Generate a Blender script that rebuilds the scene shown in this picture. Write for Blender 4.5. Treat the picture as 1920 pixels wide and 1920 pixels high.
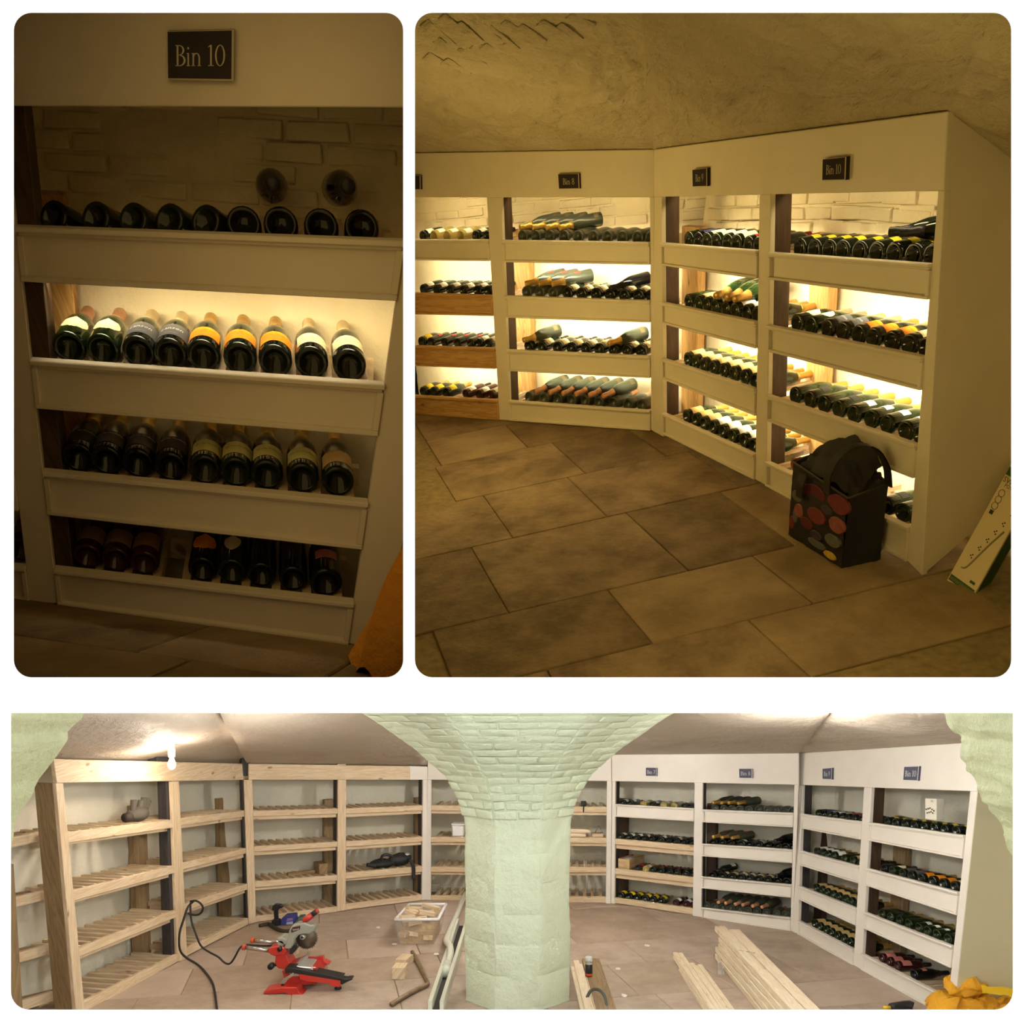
import bpy, bmesh, math, random
from mathutils import Vector, Matrix, noise
random.seed(7)
S = bpy.context.scene
for o in list(bpy.data.objects): bpy.data.objects.remove(o)
COL = S.collection
# ---------------------------------------------------------------- camera, world, light, exposure
F, CX, CY = 1600.0, 960.0, 1320.0
cam_d = bpy.data.cameras.new('camera'); cam = bpy.data.objects.new('camera', cam_d); COL.objects.link(cam)
cam_d.sensor_width = 36; cam_d.lens = F / 1920 * 36; cam_d.shift_y = (CY - 960) / 1920
cam_d.clip_start = 0.05; cam_d.clip_end = 200
cam.rotation_euler = (math.pi / 2, 0, 0); S.camera = cam
W = bpy.data.worlds.new('world'); S.world = W; W.use_nodes = True
W.node_tree.nodes['Background'].inputs[0].default_value = (0, 0, 0, 1)
W.node_tree.nodes['Background'].inputs[1].default_value = 0
S.view_settings.view_transform = 'Standard'; S.view_settings.look = 'None'
S.view_settings.exposure = 0; S.view_settings.gamma = 1; S.view_settings.use_curve_mapping = False
sun_d = bpy.data.lights.new('added_wall_wash', 'SUN'); sun = bpy.data.objects.new('added_wall_wash', sun_d); COL.objects.link(sun)
sun_d.energy = 185; sun_d.angle = 0.002; sun.rotation_euler = (math.radians(1.5), 0, 0)   # added light, no sun reaches the cellars: rakes down the white front wall
def lamp(kind, loc, power, color, size=.1, size_y=None, aim=None, xdir=None, spread=180):
    d = bpy.data.lights.new('lamp', kind); o = bpy.data.objects.new('lamp', d); COL.objects.link(o)
    d.energy = power; d.color = color
    if kind == 'AREA':
        d.shape = 'RECTANGLE'; d.spread = math.radians(spread); d.size = size; d.size_y = size_y or size
        x = (Vector(xdir) if xdir is not None else Vector((1, 0, 0))).normalized(); z = -Vector(aim).normalized(); z = (z - x * z.dot(x)).normalized()
        m = Matrix((x, z.cross(x), z)).transposed().to_4x4(); m.translation = loc; o.matrix_world = m
    else:
        d.shadow_soft_size = size; o.location = loc
    return o
# ---------------------------------------------------------------- pixel helpers
def ray(x, y): return Vector(((x - CX) / F, 1.0, -(y - CY) / F))
def px(x, y, d): return ray(x, y) * d
def on(x, y, p0, n):
    r = ray(x, y); return r * (p0.dot(n) / r.dot(n))
def pj(P): return (CX + F * P.x / P.y, CY - F * P.z / P.y)
def at_y(A, B, py):
    D = B - A; k = CY - py
    return A + D * ((k * A.y - F * A.z) / (F * D.z - k * D.y))
def at_x(A, B, qx):
    D = B - A; k = qx - CX
    return A + D * ((k * A.y - F * A.x) / (F * D.x - k * D.y))
# ---------------------------------------------------------------- materials
def srgb(r, g, b):
    f = lambda c: (c / 255 / 12.92) if c / 255 <= .04045 else ((c / 255 + .055) / 1.055) ** 2.4
    return (f(r), f(g), f(b), 1)
MATS = {}
def mat(name, col, rough=.6, metal=0, var=None, bump=None, coat=0, trans=0, coord='Object', ior=1.45, emit=None, alpha=1, stretch=(1, 1, 1)):
    """var=(scale, colour2, amount[, detail]); bump=(scale, strength, dist)"""
    if name in MATS: return MATS[name]
    m = bpy.data.materials.new(name); m.use_nodes = True; MATS[name] = m
    nt = m.node_tree; N = nt.nodes; L = nt.links; b = N['Principled BSDF']
    col = tuple(col) if len(col) == 4 else tuple(col) + (1,)
    b.inputs['Base Color'].default_value = col; b.inputs['Roughness'].default_value = rough
    b.inputs['Metallic'].default_value = metal; b.inputs['Coat Weight'].default_value = coat
    b.inputs['Transmission Weight'].default_value = trans; b.inputs['IOR'].default_value = ior; b.inputs['Alpha'].default_value = alpha
    if emit: b.inputs['Emission Color'].default_value = emit[0]; b.inputs['Emission Strength'].default_value = emit[1]
    if var or bump:
        tc = N.new('ShaderNodeTexCoord'); mp = N.new('ShaderNodeMapping'); mp.inputs['Scale'].default_value = stretch
        L.new(tc.outputs[coord], mp.inputs[0])
    if var:
        n = N.new('ShaderNodeTexNoise'); n.inputs['Scale'].default_value = var[0]; n.inputs['Detail'].default_value = var[3] if len(var) > 3 else 5
        L.new(mp.outputs[0], n.inputs['Vector'])
        hd = len(var) > 3 and var[3] >= 9
        if hd: n.inputs['Roughness'].default_value = .7
        r = N.new('ShaderNodeValToRGB'); r.color_ramp.elements[0].position = .39 if hd else .28; r.color_ramp.elements[1].position = .62 if hd else .72
        L.new(n.outputs[0], r.inputs[0])
        mx = N.new('ShaderNodeMix'); mx.data_type = 'RGBA'; mx.inputs[6].default_value = col; mx.inputs[7].default_value = tuple(var[1]) if len(var[1]) == 4 else tuple(var[1]) + (1,)
        ml = N.new('ShaderNodeMath'); ml.operation = 'MULTIPLY'; ml.inputs[1].default_value = var[2]
        L.new(r.outputs[0], ml.inputs[0]); L.new(ml.outputs[0], mx.inputs[0]); L.new(mx.outputs[2], b.inputs['Base Color'])
    if bump:
        n2 = N.new('ShaderNodeTexNoise'); n2.inputs['Scale'].default_value = bump[0]; n2.inputs['Detail'].default_value = 6; n2.inputs['Roughness'].default_value = .62
        L.new(mp.outputs[0], n2.inputs['Vector'])
        bp = N.new('ShaderNodeBump'); bp.inputs['Strength'].default_value = bump[1]; bp.inputs['Distance'].default_value = bump[2]
        L.new(n2.outputs[0], bp.inputs['Height']); L.new(bp.outputs[0], b.inputs['Normal'])
    return m
def wood(name, c1, c2, knot=(.16, .07, .02, 1), rough=.62, kn=.75, grain=1.0):
    if name in MATS: return MATS[name]
    m = bpy.data.materials.new(name); m.use_nodes = True; MATS[name] = m
    nt = m.node_tree; N = nt.nodes; L = nt.links; b = N['Principled BSDF']; b.inputs['Roughness'].default_value = rough
    tc = N.new('ShaderNodeTexCoord'); mp = N.new('ShaderNodeMapping'); mp.inputs['Scale'].default_value = (1.3, 16 * grain, 1)
    L.new(tc.outputs['UV'], mp.inputs[0])
    n = N.new('ShaderNodeTexNoise'); n.inputs['Scale'].default_value = 1.6; n.inputs['Detail'].default_value = 4; n.inputs['Distortion'].default_value = .8
    L.new(mp.outputs[0], n.inputs['Vector'])
    w = N.new('ShaderNodeMath'); w.operation = 'MULTIPLY'; w.inputs[1].default_value = 9
    L.new(n.outputs[0], w.inputs[0])
    pp = N.new('ShaderNodeMath'); pp.operation = 'PINGPONG'; pp.inputs[1].default_value = 1; L.new(w.outputs[0], pp.inputs[0])
    mx = N.new('ShaderNodeMix'); mx.data_type = 'RGBA'; mx.inputs[6].default_value = c1; mx.inputs[7].default_value = c2
    L.new(pp.outputs[0], mx.inputs[0])
    mk = N.new('ShaderNodeMapping'); mk.inputs['Scale'].default_value = (3.2, 7, 1); L.new(tc.outputs['UV'], mk.inputs[0])
    v = N.new('ShaderNodeTexVoronoi'); v.inputs['Scale'].default_value = 1; L.new(mk.outputs[0], v.inputs['Vector'])
    r = N.new('ShaderNodeValToRGB'); r.color_ramp.elements[0].color = (kn, kn, kn, 1); r.color_ramp.elements[0].position = .05
    r.color_ramp.elements[1].color = (0, 0, 0, 1); r.color_ramp.elements[1].position = .13
    L.new(v.outputs['Distance'], r.inputs[0])
    m2 = N.new('ShaderNodeMix'); m2.data_type = 'RGBA'; m2.inputs[7].default_value = knot
    L.new(r.outputs[0], m2.inputs[0]); L.new(mx.outputs[2], m2.inputs[6]); L.new(m2.outputs[2], b.inputs['Base Color'])
    return m
WHITE = mat('white_wall_paint', (.93, .93, .93), .9)
BLACK = mat('matt_black', (.003, .003, .003), 1)
# ---------------------------------------------------------------- object helpers
WL = {}                                   # world location of parents that carry only a translation
def link(o, parent=None):
    COL.objects.link(o)
    if parent is not None: o.parent = parent
    return o
def tag(o, label=None, cat=None, group=None, kind=None):
    if label: o['label'] = label
    if cat: o['category'] = cat
    if group: o['group'] = group
    if kind: o['kind'] = kind
    return o
def empty(name, loc, label, cat, group=None):
    o = bpy.data.objects.new(name, None); o.empty_display_size = .05; o.location = loc; COL.objects.link(o); WL[o.name] = Vector(loc)
    return tag(o, label, cat, group)
def meshobj(name, verts, faces, m, parent=None, uvs=None, smooth=False, bevel=0, origin=None, seg=1):
    """verts are world points; the object sits at its parent (or at origin)"""
    base = WL[parent.name] if parent is not None else (Vector(origin) if origin is not None else sum((Vector(v) for v in verts), Vector()) / len(verts))
    me = bpy.data.meshes.new(name); me.from_pydata([Vector(v) - base for v in verts], [], faces)
    if uvs:
        ul = me.uv_layers.new(name='uv')
        for i, l in enumerate(me.loops): ul.data[i].uv = uvs[i]
    me.validate(); me.update()
    bm = bmesh.new(); bm.from_mesh(me); bmesh.ops.recalc_face_normals(bm, faces=bm.faces)
    bm.to_mesh(me); bm.free()
    if smooth:
        for p in me.polygons: p.use_smooth = True
    for mm in (m if isinstance(m, (list, tuple)) else [m]): me.materials.append(mm)
    o = bpy.data.objects.new(name, me); link(o, parent)
    if parent is None: o.location = base
    WL[o.name] = base
    if bevel:
        md = o.modifiers.new('bevel', 'BEVEL'); md.width = bevel; md.segments = seg; md.limit_method = 'ANGLE'; md.angle_limit = .6
    return o
HF = [(0, 1, 2, 3), (7, 6, 5, 4), (0, 4, 5, 1), (1, 5, 6, 2), (2, 6, 7, 3), (3, 7, 4, 0)]
def hexa(name, q, w0, w1, m, parent=None, bevel=.003, **k):
    """q: 4 front points (tl,tr,br,bl), extruded along vector between w0 and w1 (vectors)"""
    v = [Vector(p) + w0 for p in q] + [Vector(p) + w1 for p in q]
    return hexv(name, v, m, parent, bevel, **k)
def hexv(name, v, m, parent=None, bevel=.003, **k):
    A = (v[1] - v[0]).length; B = (v[3] - v[0]).length; C = (v[4] - v[0]).length
    ax = [v[1] - v[0], v[3] - v[0], v[4] - v[0]]; ln = [A, B, C]; big = ln.index(max(ln)); oth = [i for i in range(3) if i != big]
    ou, ov = random.uniform(0, 9), random.uniform(0, 9)
    un = [a.normalized() if a.length > 1e-6 else Vector((1, 0, 0)) for a in ax]; uvs = []
    for fi, f in enumerate(HF):
        for i in f:
            d = v[i] - v[0]
            uvs.append((ou + d.dot(un[big]), ov + fi * .37 + d.dot(un[oth[0]]) + .73 * d.dot(un[oth[1]])))
    return meshobj(name, v, HF, m, parent, uvs, bevel=bevel, **k)
def box(name, c, ax, sz, m, parent=None, bevel=.003, **k):
    """oriented box: centre, (x,y,z) axes, full sizes"""
    c = Vector(c); x, y, z = [Vector(a).normalized() * (s / 2) for a, s in zip(ax, sz)]
    v = [c - x - y + z, c + x - y + z, c + x - y - z, c - x - y - z, c - x + y + z, c + x + y + z, c + x + y - z, c - x + y - z]
    return hexv(name, v, m, parent, bevel, **k)
XYZ = (Vector((1, 0, 0)), Vector((0, 1, 0)), Vector((0, 0, 1)))
def tube(name, pts, r, m, parent=None, seg=8, smooth_pts=0, cap=True, rads=None, **k):
    P = [Vector(p) for p in pts]
    for _ in range(smooth_pts):
        Q = [P[0]]
        for a, b in zip(P[:-1], P[1:]): Q += [a * .75 + b * .25, a * .25 + b * .75]
        P = Q + [P[-1]]
    n = len(P); verts = []; faces = []; up = Vector((.13, .21, .97))
    for i, p in enumerate(P):
        t = (P[min(i + 1, n - 1)] - P[max(i - 1, 0)]).normalized()
        a = t.cross(up)
        if a.length < .05: a = t.cross(Vector((1, 0, 0)))
        a.normalize(); b = t.cross(a); rr = rads[i] if rads else r
        verts += [p + (a * math.cos(2 * math.pi * j / seg) + b * math.sin(2 * math.pi * j / seg)) * rr for j in range(seg)]
    for i in range(n - 1):
        for j in range(seg):
            faces.append((i * seg + j, i * seg + (j + 1) % seg, (i + 1) * seg + (j + 1) % seg, (i + 1) * seg + j))
    if cap: faces += [tuple(range(seg)), tuple(range((n - 1) * seg, n * seg))]
    return meshobj(name, verts, faces, m, parent, smooth=True, **k)
def lathe_data(prof, seg=16, axis='y'):
    verts = []; faces = []
    for (t, r) in prof:
        for j in range(seg):
            a = 2 * math.pi * j / seg; verts.append(Vector((r * math.cos(a), t, r * math.sin(a))))
    for i in range(len(prof) - 1):
        for j in range(seg):
            faces.append((i * seg + j, i * seg + (j + 1) % seg, (i + 1) * seg + (j + 1) % seg, (i + 1) * seg + j))
    faces += [tuple(range(seg)), tuple(range((len(prof) - 1) * seg, len(prof) * seg))]
    return verts, faces
def lathe(name, base, axis, prof, m, parent=None, seg=16, **k):
    v, f = lathe_data(prof, seg); z = Vector(axis).normalized(); x = z.orthogonal().normalized(); y = z.cross(x)
    return meshobj(name, [Vector(base) + x * p.x + z * p.y + y * p.z for p in v], f, m, parent, smooth=True, **k)
def prism(name, pts, w0, w1, m, parent=None, bevel=.002, **k):
    """polygon pts (world, planar) extruded between vectors w0 and w1"""
    n = len(pts); v = [Vector(p) + w0 for p in pts] + [Vector(p) + w1 for p in pts]
    f = [tuple(range(n)), tuple(range(2 * n - 1, n - 1, -1))] + [(i, (i + 1) % n, n + (i + 1) % n, n + i) for i in range(n)]
    e = (v[1] - v[0]).normalized(); nn = (Vector(w1) - Vector(w0)); g = e.cross(nn).normalized() if nn.length > 0 else Vector((0, 0, 1))
    uvs = []
    for q in f:
        for i in q: uvs.append(((v[i] - v[0]).dot(e), (v[i] - v[0]).dot(g) + .3 * (v[i] - v[0]).dot(nn.normalized() if nn.length else e)))
    return meshobj(name, v, f, m, parent, uvs, bevel=bevel, **k)
def grid(name, fn, nu, nv, m, parent=None, smooth=True, **k):
    v = [fn(i / nu, j / nv) for j in range(nv + 1) for i in range(nu + 1)]
    f = [(j * (nu + 1) + i, j * (nu + 1) + i + 1, (j + 1) * (nu + 1) + i + 1, (j + 1) * (nu + 1) + i) for j in range(nv) for i in range(nu)]
    return meshobj(name, v, f, m, parent, smooth=smooth, **k)
def fb(p, s, o=4):
    return noise.fractal(Vector(p) * s, 1.0, 2.0, o)
def struct(o): o['kind'] = 'structure'; return o
# lettering from the built-in font -> flat mesh, in a plane (origin, x, y axes)
def letters(txt, org, x, y, size, m, parent, name='lettering', lift=None, align='CENTER', squash=1.0):
    cu = bpy.data.curves.new('t', 'FONT'); cu.body = txt; cu.size = size; cu.align_x = align; cu.align_y = 'CENTER'; cu.resolution_u = 2
    t = bpy.data.objects.new('t', cu); COL.objects.link(t)
    dg = bpy.context.evaluated_depsgraph_get(); me = bpy.data.meshes.new_from_object(t.evaluated_get(dg))
    vs = [v.co.copy() for v in me.vertices]; fs = [tuple(p.vertices) for p in me.polygons]
    bpy.data.objects.remove(t); bpy.data.curves.remove(cu); bpy.data.meshes.remove(me)
    z = Vector(lift) if lift is not None else Vector((0, 0, 0))
    return meshobj(name, [Vector(org) + x * (v.x * squash) + y * v.y + z for v in vs], fs, m, parent)
# hand-drawn serif glyphs for the bin signs: polygons in cap-height units
def _rect(a, b, c, d): return [(a, b), (c, b), (c, d), (a, d)]
def _ring(cx, cy, ro, so, ri, si, a0=0, a1=360, n=20):
    out = []
    for i in range(n):
        p, q = [math.radians(a0 + (a1 - a0) * (i + k) / n) for k in (0, 1)]
        out.append([(cx + ro * math.cos(p), cy + so * math.sin(p)), (cx + ro * math.cos(q), cy + so * math.sin(q)),
                    (cx + ri * math.cos(q), cy + si * math.sin(q)), (cx + ri * math.cos(p), cy + si * math.sin(p))])
    return out
GL = {
 'B': (.66, [_rect(.08, 0, .19, 1), _rect(0, 0, .28, .04), _rect(0, .96, .28, 1)] + _ring(.22, .755, .32, .245, .21, .205, -90, 90, 10) + _ring(.22, .27, .4, .28, .28, .235, -90, 90, 10)),
 'i': (.3, [_rect(.07, 0, .16, .62), _rect(0, 0, .23, .035), _rect(.01, .585, .1, .62)] + _ring(.115, .85, .06, .06, 0, 0, 0, 360, 8)),
 'n': (.66, [_rect(.07, 0, .16, .62), _rect(0, 0, .23, .035), _rect(.01, .585, .1, .62), _rect(.43, 0, .52, .4), _rect(.36, 0, .59, .035)] + _ring(.3, .38, .22, .25, .13, .2, 0, 160, 9)),
 ' ': (.32, []),
 '1': (.42, [_rect(.14, 0, .24, 1), _rect(.02, 0, .36, .04), [(.02, .88), (.14, .93), (.14, 1), (.02, .92)]]),
 '0': (.68, _ring(.31, .5, .3, .51, .2, .47)),
 '7': (.56, [_rect(0, .9, .52, 1), [(.42, .92), (.52, .92), (.24, 0), (.13, 0)]]),
 '8': (.58, _ring(.26, .745, .2, .255, .12, .21, n=14) + _ring(.26, .26, .25, .27, .16, .22, n=14)),
 '9': (.58, _ring(.26, .68, .25, .32, .15, .27, n=16) + [[(.5, .68), (.4, .6), (.16, 0), (.24, .0)]])}
def sign_text(txt, org, x, y, h, m, parent, lift):
    tot = sum(GL[c][0] for c in txt); X = -tot / 2
    for c in txt:
        V = []; Fs = []
        for poly in GL[c][1]:
            k = len(V); V += [Vector(org) + x * ((a + X) * h) + y * ((b - .5) * h) + lift for a, b in poly]; Fs.append(tuple(range(k, len(V))))
        X += GL[c][0]
        if V: meshobj('letter', V, Fs, m, parent)
# ---------------------------------------------------------------- palette
PAINT = mat('cream_paint', srgb(226, 216, 192), .5, var=(6, srgb(214, 203, 178), .5), bump=(60, .08, .003))
PAINTW = mat('white_satin_paint', srgb(236, 228, 216), .42, var=(5, srgb(226, 217, 202), .5), bump=(50, .06, .003))
PINE = wood('raw_pine', srgb(224, 203, 170), srgb(206, 178, 140), srgb(128, 88, 54))
PINED = wood('golden_pine', srgb(206, 166, 104), srgb(178, 132, 72), srgb(96, 58, 28))
TIMBER = wood('dark_stained_timber', srgb(78, 56, 36), srgb(58, 40, 25), srgb(30, 20, 12), kn=.3)
TIMBK = wood('black_stained_timber', srgb(62, 56, 54), srgb(44, 40, 39), srgb(25, 22, 20), kn=.3)
OLDPINE = wood('weathered_pine', srgb(150, 124, 86), srgb(124, 100, 66), srgb(70, 50, 30), kn=.4)
LIME = mat('limewashed_brick', srgb(228, 216, 184), .85, var=(3.5, srgb(208, 192, 152), .7), bump=(26, .55, .02))
PLAST = mat('cream_plaster', srgb(214, 203, 176), .85, var=(2.2, srgb(190, 178, 146), .6), bump=(16, .5, .03))
PGREEN = mat('pale_green_masonry_paint', srgb(207, 216, 190), .42, var=(3, srgb(193, 203, 172), .5), bump=(15, .6, .03))
SANDA = mat('sandstone_a', srgb(148, 126, 94), .72, var=(2.4, srgb(104, 84, 58), 1.0, 12), bump=(18, .5, .03))
SANDB = mat('sandstone_b', srgb(128, 106, 76), .7, var=(2.0, srgb(158, 136, 100), 1.0, 12), bump=(15, .5, .03))
SANDC = mat('sandstone_c', srgb(130, 108, 78), .74, var=(2.8, srgb(94, 76, 52), 1.0, 12), bump=(20, .5, .03))
MORTAR = mat('lime_mortar', srgb(150, 132, 92), .9, var=(20, srgb(110, 94, 64), .8), bump=(60, .5, .01))
# ---------------------------------------------------------------- white front wall with three openings
DB = 2.25
def rrect(x0, y0, x1, y1, rt, rb, k=8):
    out = []
    for cx, cy, r, a in ((x1 - rt, y0 + rt, rt, -90), (x1 - rb, y1 - rb, rb, 0), (x0 + rb, y1 - rb, rb, 90), (x0 + rt, y0 + rt, rt, 180)):
        if r < 1: out.append((cx, cy)); continue
        for i in range(k + 1):
            t = math.radians(a + 90 * i / k); out.append((cx + r * math.cos(t), cy + r * math.sin(t)))
    return out
HOLES = [rrect(26, 24, 756, 1270, 33, 33), rrect(778, 24, 1896, 1270, 33, 33), rrect(20.5, 1337, 1899, 1893, 0, 34)]
V, FF, MI = [], [], []
def bq(pts, d, mi):
    k = len(V); V.extend([px(x, y, DB) + Vector((0, d, 0)) for x, y in pts]); FF.append(tuple(range(k, len(V)))); MI.append(mi)
B0, B1 = -3600, 5500
for d, mi in ((0, 0),):
    for x0, y0, x1, y1 in ((B0, B0, B1, 24), (B0, 24, 26, 1270), (756, 24, 778, 1270), (1896, 24, B1, 1270), (B0, 1270, B1, 1337), (B0, 1337, 20.5, 1893), (1899, 1337, B1, 1893), (B0, 1893, B1, B1)):
        bq(((x0, y0), (x1, y0), (x1, y1), (x0, y1)), d, mi)
    for lp, (x0, y0, x1, y1) in zip(HOLES, ((26, 24, 756, 1270), (778, 24, 1896, 1270), (20.5, 1337, 1899, 1893))):
        for cx, cy in ((x0, y0), (x1, y0), (x1, y1), (x0, y1)):
            near = [p for p in lp if abs(p[0] - cx) < 36 and abs(p[1] - cy) < 36]
            if len(near) > 2:
                for p, q in zip(near[:-1], near[1:]): bq(((cx, cy), p, q), d, mi)
for lp in HOLES:
    for i in range(len(lp)):
        p, q = lp[i], lp[(i + 1) % len(lp)]; k = len(V)
        cxh, cyh = sum(a[0] for a in lp) / len(lp), sum(a[1] for a in lp) / len(lp); ex = lambda a: (a[0] + (6 if a[0] > cxh else -6), a[1] + (6 if a[1] > cyh else -6))
        V.extend([px(*p, DB), px(*q, DB), px(*ex(q), DB + .012), px(*ex(p), DB + .012)]); FF.append((k, k + 1, k + 2, k + 3)); MI.append(1)
me = bpy.data.meshes.new('wall_front'); me.from_pydata(V, [], FF); me.materials.append(WHITE); me.materials.append(BLACK)
for p, mi in zip(me.polygons, MI): p.material_index = mi
me.update()
wall_front = link(bpy.data.objects.new('wall_front', me)); struct(wall_front)
wall_front['label'] = 'plain white wall with three openings onto the cellar rooms'
# added light-tight partitions behind the front wall; the black undersides absorb stray light
def shell(nm, x0, y0, x1, y1, far, m, dark):
    d0 = DB + .02
    c = lambda d: [px(x0, y0, d), px(x1, y0, d), px(x1, y1, d), px(x0, y1, d)]
    a, b = c(d0), c(far)
    for k, (side, i, j) in enumerate((('ceiling', 0, 1), ('wall_right', 1, 2), ('floor_slab', 2, 3), ('wall_left', 3, 0))):
        struct(meshobj('%s_%s' % (side, nm), [a[i], a[j], b[j], b[i]], [(0, 1, 2, 3)], BLACK if side in dark else m))
    struct(meshobj('wall_back_%s' % nm, b, [(0, 1, 2, 3)], m))
# ---------------------------------------------------------------- racks
class Unit:
    """a straight run of racking: front plane, depth direction n, room up"""
    def __init__(s, fl, fr, tl, tr, n, up):
        s.fl, s.fr, s.tl, s.tr = fl, fr, tl, tr; s.n = Vector(n).normalized(); s.up = Vector(up).normalized()
        s.p0 = (fl + fr) / 2; s.nrm = (fr - fl).cross((tl + tr) / 2 - s.p0).normalized()
    def P(s, x, y, w=0.0): return on(x, y, s.p0 + s.n * w, s.nrm)
class Bay:
    def __init__(s, unit, L, R, rows, name, label, where):
        s.u = unit; s.TL, s.BL = unit.P(*L[0]), unit.P(*L[1]); s.TR, s.BR = unit.P(*R[0]), unit.P(*R[1])
        s.n = unit.n; s.up = unit.up; s.rows = rows; s.where = where
        s.right = (s.BR - s.BL).normalized(); s.W = (s.BR - s.BL).length
        s.root = empty(name, (s.BL + s.BR) / 2, label, 'wine rack', 'built-in wine racks')
    def L(s, y): return at_y(s.TL, s.BL, y)
    def R(s, y): return at_y(s.TR, s.BR, y)
    def quad(s, r): return [s.L(r[0]), s.R(r[2]), s.R(r[3]), s.L(r[1])]      # r = (L top, L bottom, R top, R bottom)
    def line(s, k, u): r = s.rows[k]; return s.L(r[0]).lerp(s.R(r[2]), u)
    def u_at(s, k, x):
        r = s.rows[k]; a, b = s.L(r[0]), s.R(r[2]); p = at_x(a, b, x); return (p - a).dot(b - a) / (b - a).length_squared
def fascia(b, k, m, thick=.022):
    q = b.quad(b.rows[k]); n = b.n
    f = hexa('fascia_board', q, n * .004, n * (.004 + thick), m, b.root, .002)
    tl, tr, br, bl = q
    def sub(nm, v0, v1, u0, u1, w0, w1):
        P = lambda u, v: (tl.lerp(tr, u)).lerp(bl.lerp(br, u), v)
        hexa(nm, [P(u0, v0), P(u1, v0), P(u1, v1), P(u0, v1)], n * w0, n * w1, m, f, .003)
    e = .022 / b.W
    sub('top_moulding', -.03, .075, 0, 1, -.026, .016); sub('top_moulding_lower', .075, .15, .004, .996, -.012, .01)
    sub('bottom_moulding', .9, 1.0, 0, 1, -.018, .012)
    sub('side_moulding', .15, .9, 0, e, -.017, .01); sub('side_moulding', .15, .9, 1 - e, 1, -.017, .01)
    return f
def rail(b, k, m, thick=.04):
    return hexa('front_rail', b.quad(b.rows[k]), b.n * .0, b.n * thick, m, b.root, .003)
def rack(b, k, count, m, drop=.03, w0=.045, w1=.44, sw=.03, sh=.035, us=None, back=True, inset=.02):
    """slats front to back with a rail under their far ends"""
    r = b.rows[k]; a, c = b.L(r[0]), b.R(r[2]); up, n = b.up, b.n
    rt = (c - a).normalized(); us = us or [inset + (1 - 2 * inset) * i / (count - 1) for i in range(count)]
    for u in us:
        p = a.lerp(c, u) - up * (drop + sh / 2) + n * ((w0 + w1) / 2)
        zz = rt.cross(n).normalized()
        box('slat', p, (rt, n, zz), (sw, w1 - w0, sh), m, b.root, 0)
    if back:
        for wv, nm in ((w1 - .03, 'back_rail'), (w0 + .02, 'bearer_rail')):
            q = [a - up * (drop + sh) + n * wv, c - up * (drop + sh) + n * wv]
            hexa(nm, [q[0], q[1], q[1] - up * .07, q[0] - up * .07], n * -.02, n * .02, m, b.root, .002)
def back_post(b, x0, x1, y, m, w=.46, t=.07, y_top=None):
    """timber standing against the back wall, found by its pixel edges at row y"""
    A, C = b.u.P(x0, y, w), b.u.P(x1, y, w)
    f = (A - (b.BL + b.n * w)).dot(b.right) / b.W
    d = (b.TL - b.BL).lerp(b.TR - b.BR, max(0, min(1, f))); d.normalize()
    base = lambda p: p - d * ((p - (b.BL + b.n * w)).dot(b.up) / d.dot(b.up))
    a0, c0 = base(A), base(C); H = (b.L(b.rows[0][0]) - b.BL).length * 1.02
    return hexa('back_post', [a0 + d * H, c0 + d * H, c0, a0], b.n * 0, b.n * t, m, b.root, .004)
def stile(unit, L, R, mface, mcore, name, label, core=(0.0, 1.0), core_w=(.03, .14), tlo=-.004, group='posts between the wine racks', cap=None):
    q = [unit.P(*L[0]), unit.P(*R[0]), unit.P(*R[1]), unit.P(*L[1])]; n = unit.n
    t = empty(name, (q[2] + q[3]) / 2, label, 'post', group)
    hexa('stile', q, n * tlo, n * .03, mface, t, .003)
    if mcore:
        tl, tr, br, bl = q; c0, c1 = core
        hexa('timber_core', [tl.lerp(tr, c0), tl.lerp(tr, c1), bl.lerp(br, c1), bl.lerp(br, c0)], n * core_w[0], n * core_w[1], mcore, t, .003)
    return t
def header(unit, pts, m, label, thick=.03, w0=-.008):
    """pts: pixel quad tl,tr,br,bl"""
    return tag(hexa('header_board', [unit.P(*p) for p in pts], unit.n * w0, unit.n * thick, m, None, .004), label, 'board', 'header boards above the racks')
def bin_sign(unit, quad, txt, label, plate, ink, rim):
    q = [unit.P(*p) for p in quad]; n = unit.n; c = sum(q, Vector()) / 4
    x = ((q[1] - q[0]) + (q[2] - q[3])).normalized(); y = ((q[0] - q[3]) + (q[1] - q[2])).normalized()
    h = ((q[0] - q[3]).length + (q[1] - q[2]).length) / 2; w = ((q[1] - q[0]).length + (q[2] - q[3]).length) / 2
    t = empty('bin_sign', c, label, 'sign', 'slate bin number signs')
    hexa('slate_plate', q, n * -.03, n * -.006, plate, t, .001)
    e = .035
    P = lambda u, v: q[0].lerp(q[1], u).lerp(q[3].lerp(q[2], u), v)
    for (u0, u1, v0, v1) in ((0, 1, 1 - e, 1), (1 - e, 1, 0, 1 - e), (0, 1 - e, 0, e * .5)):
        hexa('plate_edge', [P(u0, v0), P(u1, v0), P(u1, v1), P(u0, v1)], n * -.0315, n * -.03, rim, t, 0)
    tw = sum(GL[k][0] for k in txt); hh = min(h * .42, w * .84 / tw)
    sx = min(1.0, w * .84 / (tw * h * .42)); hh = h * .42
    sign_text(txt, c, x * sx, y, hh, ink, t, n * -.032)
    return t
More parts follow.
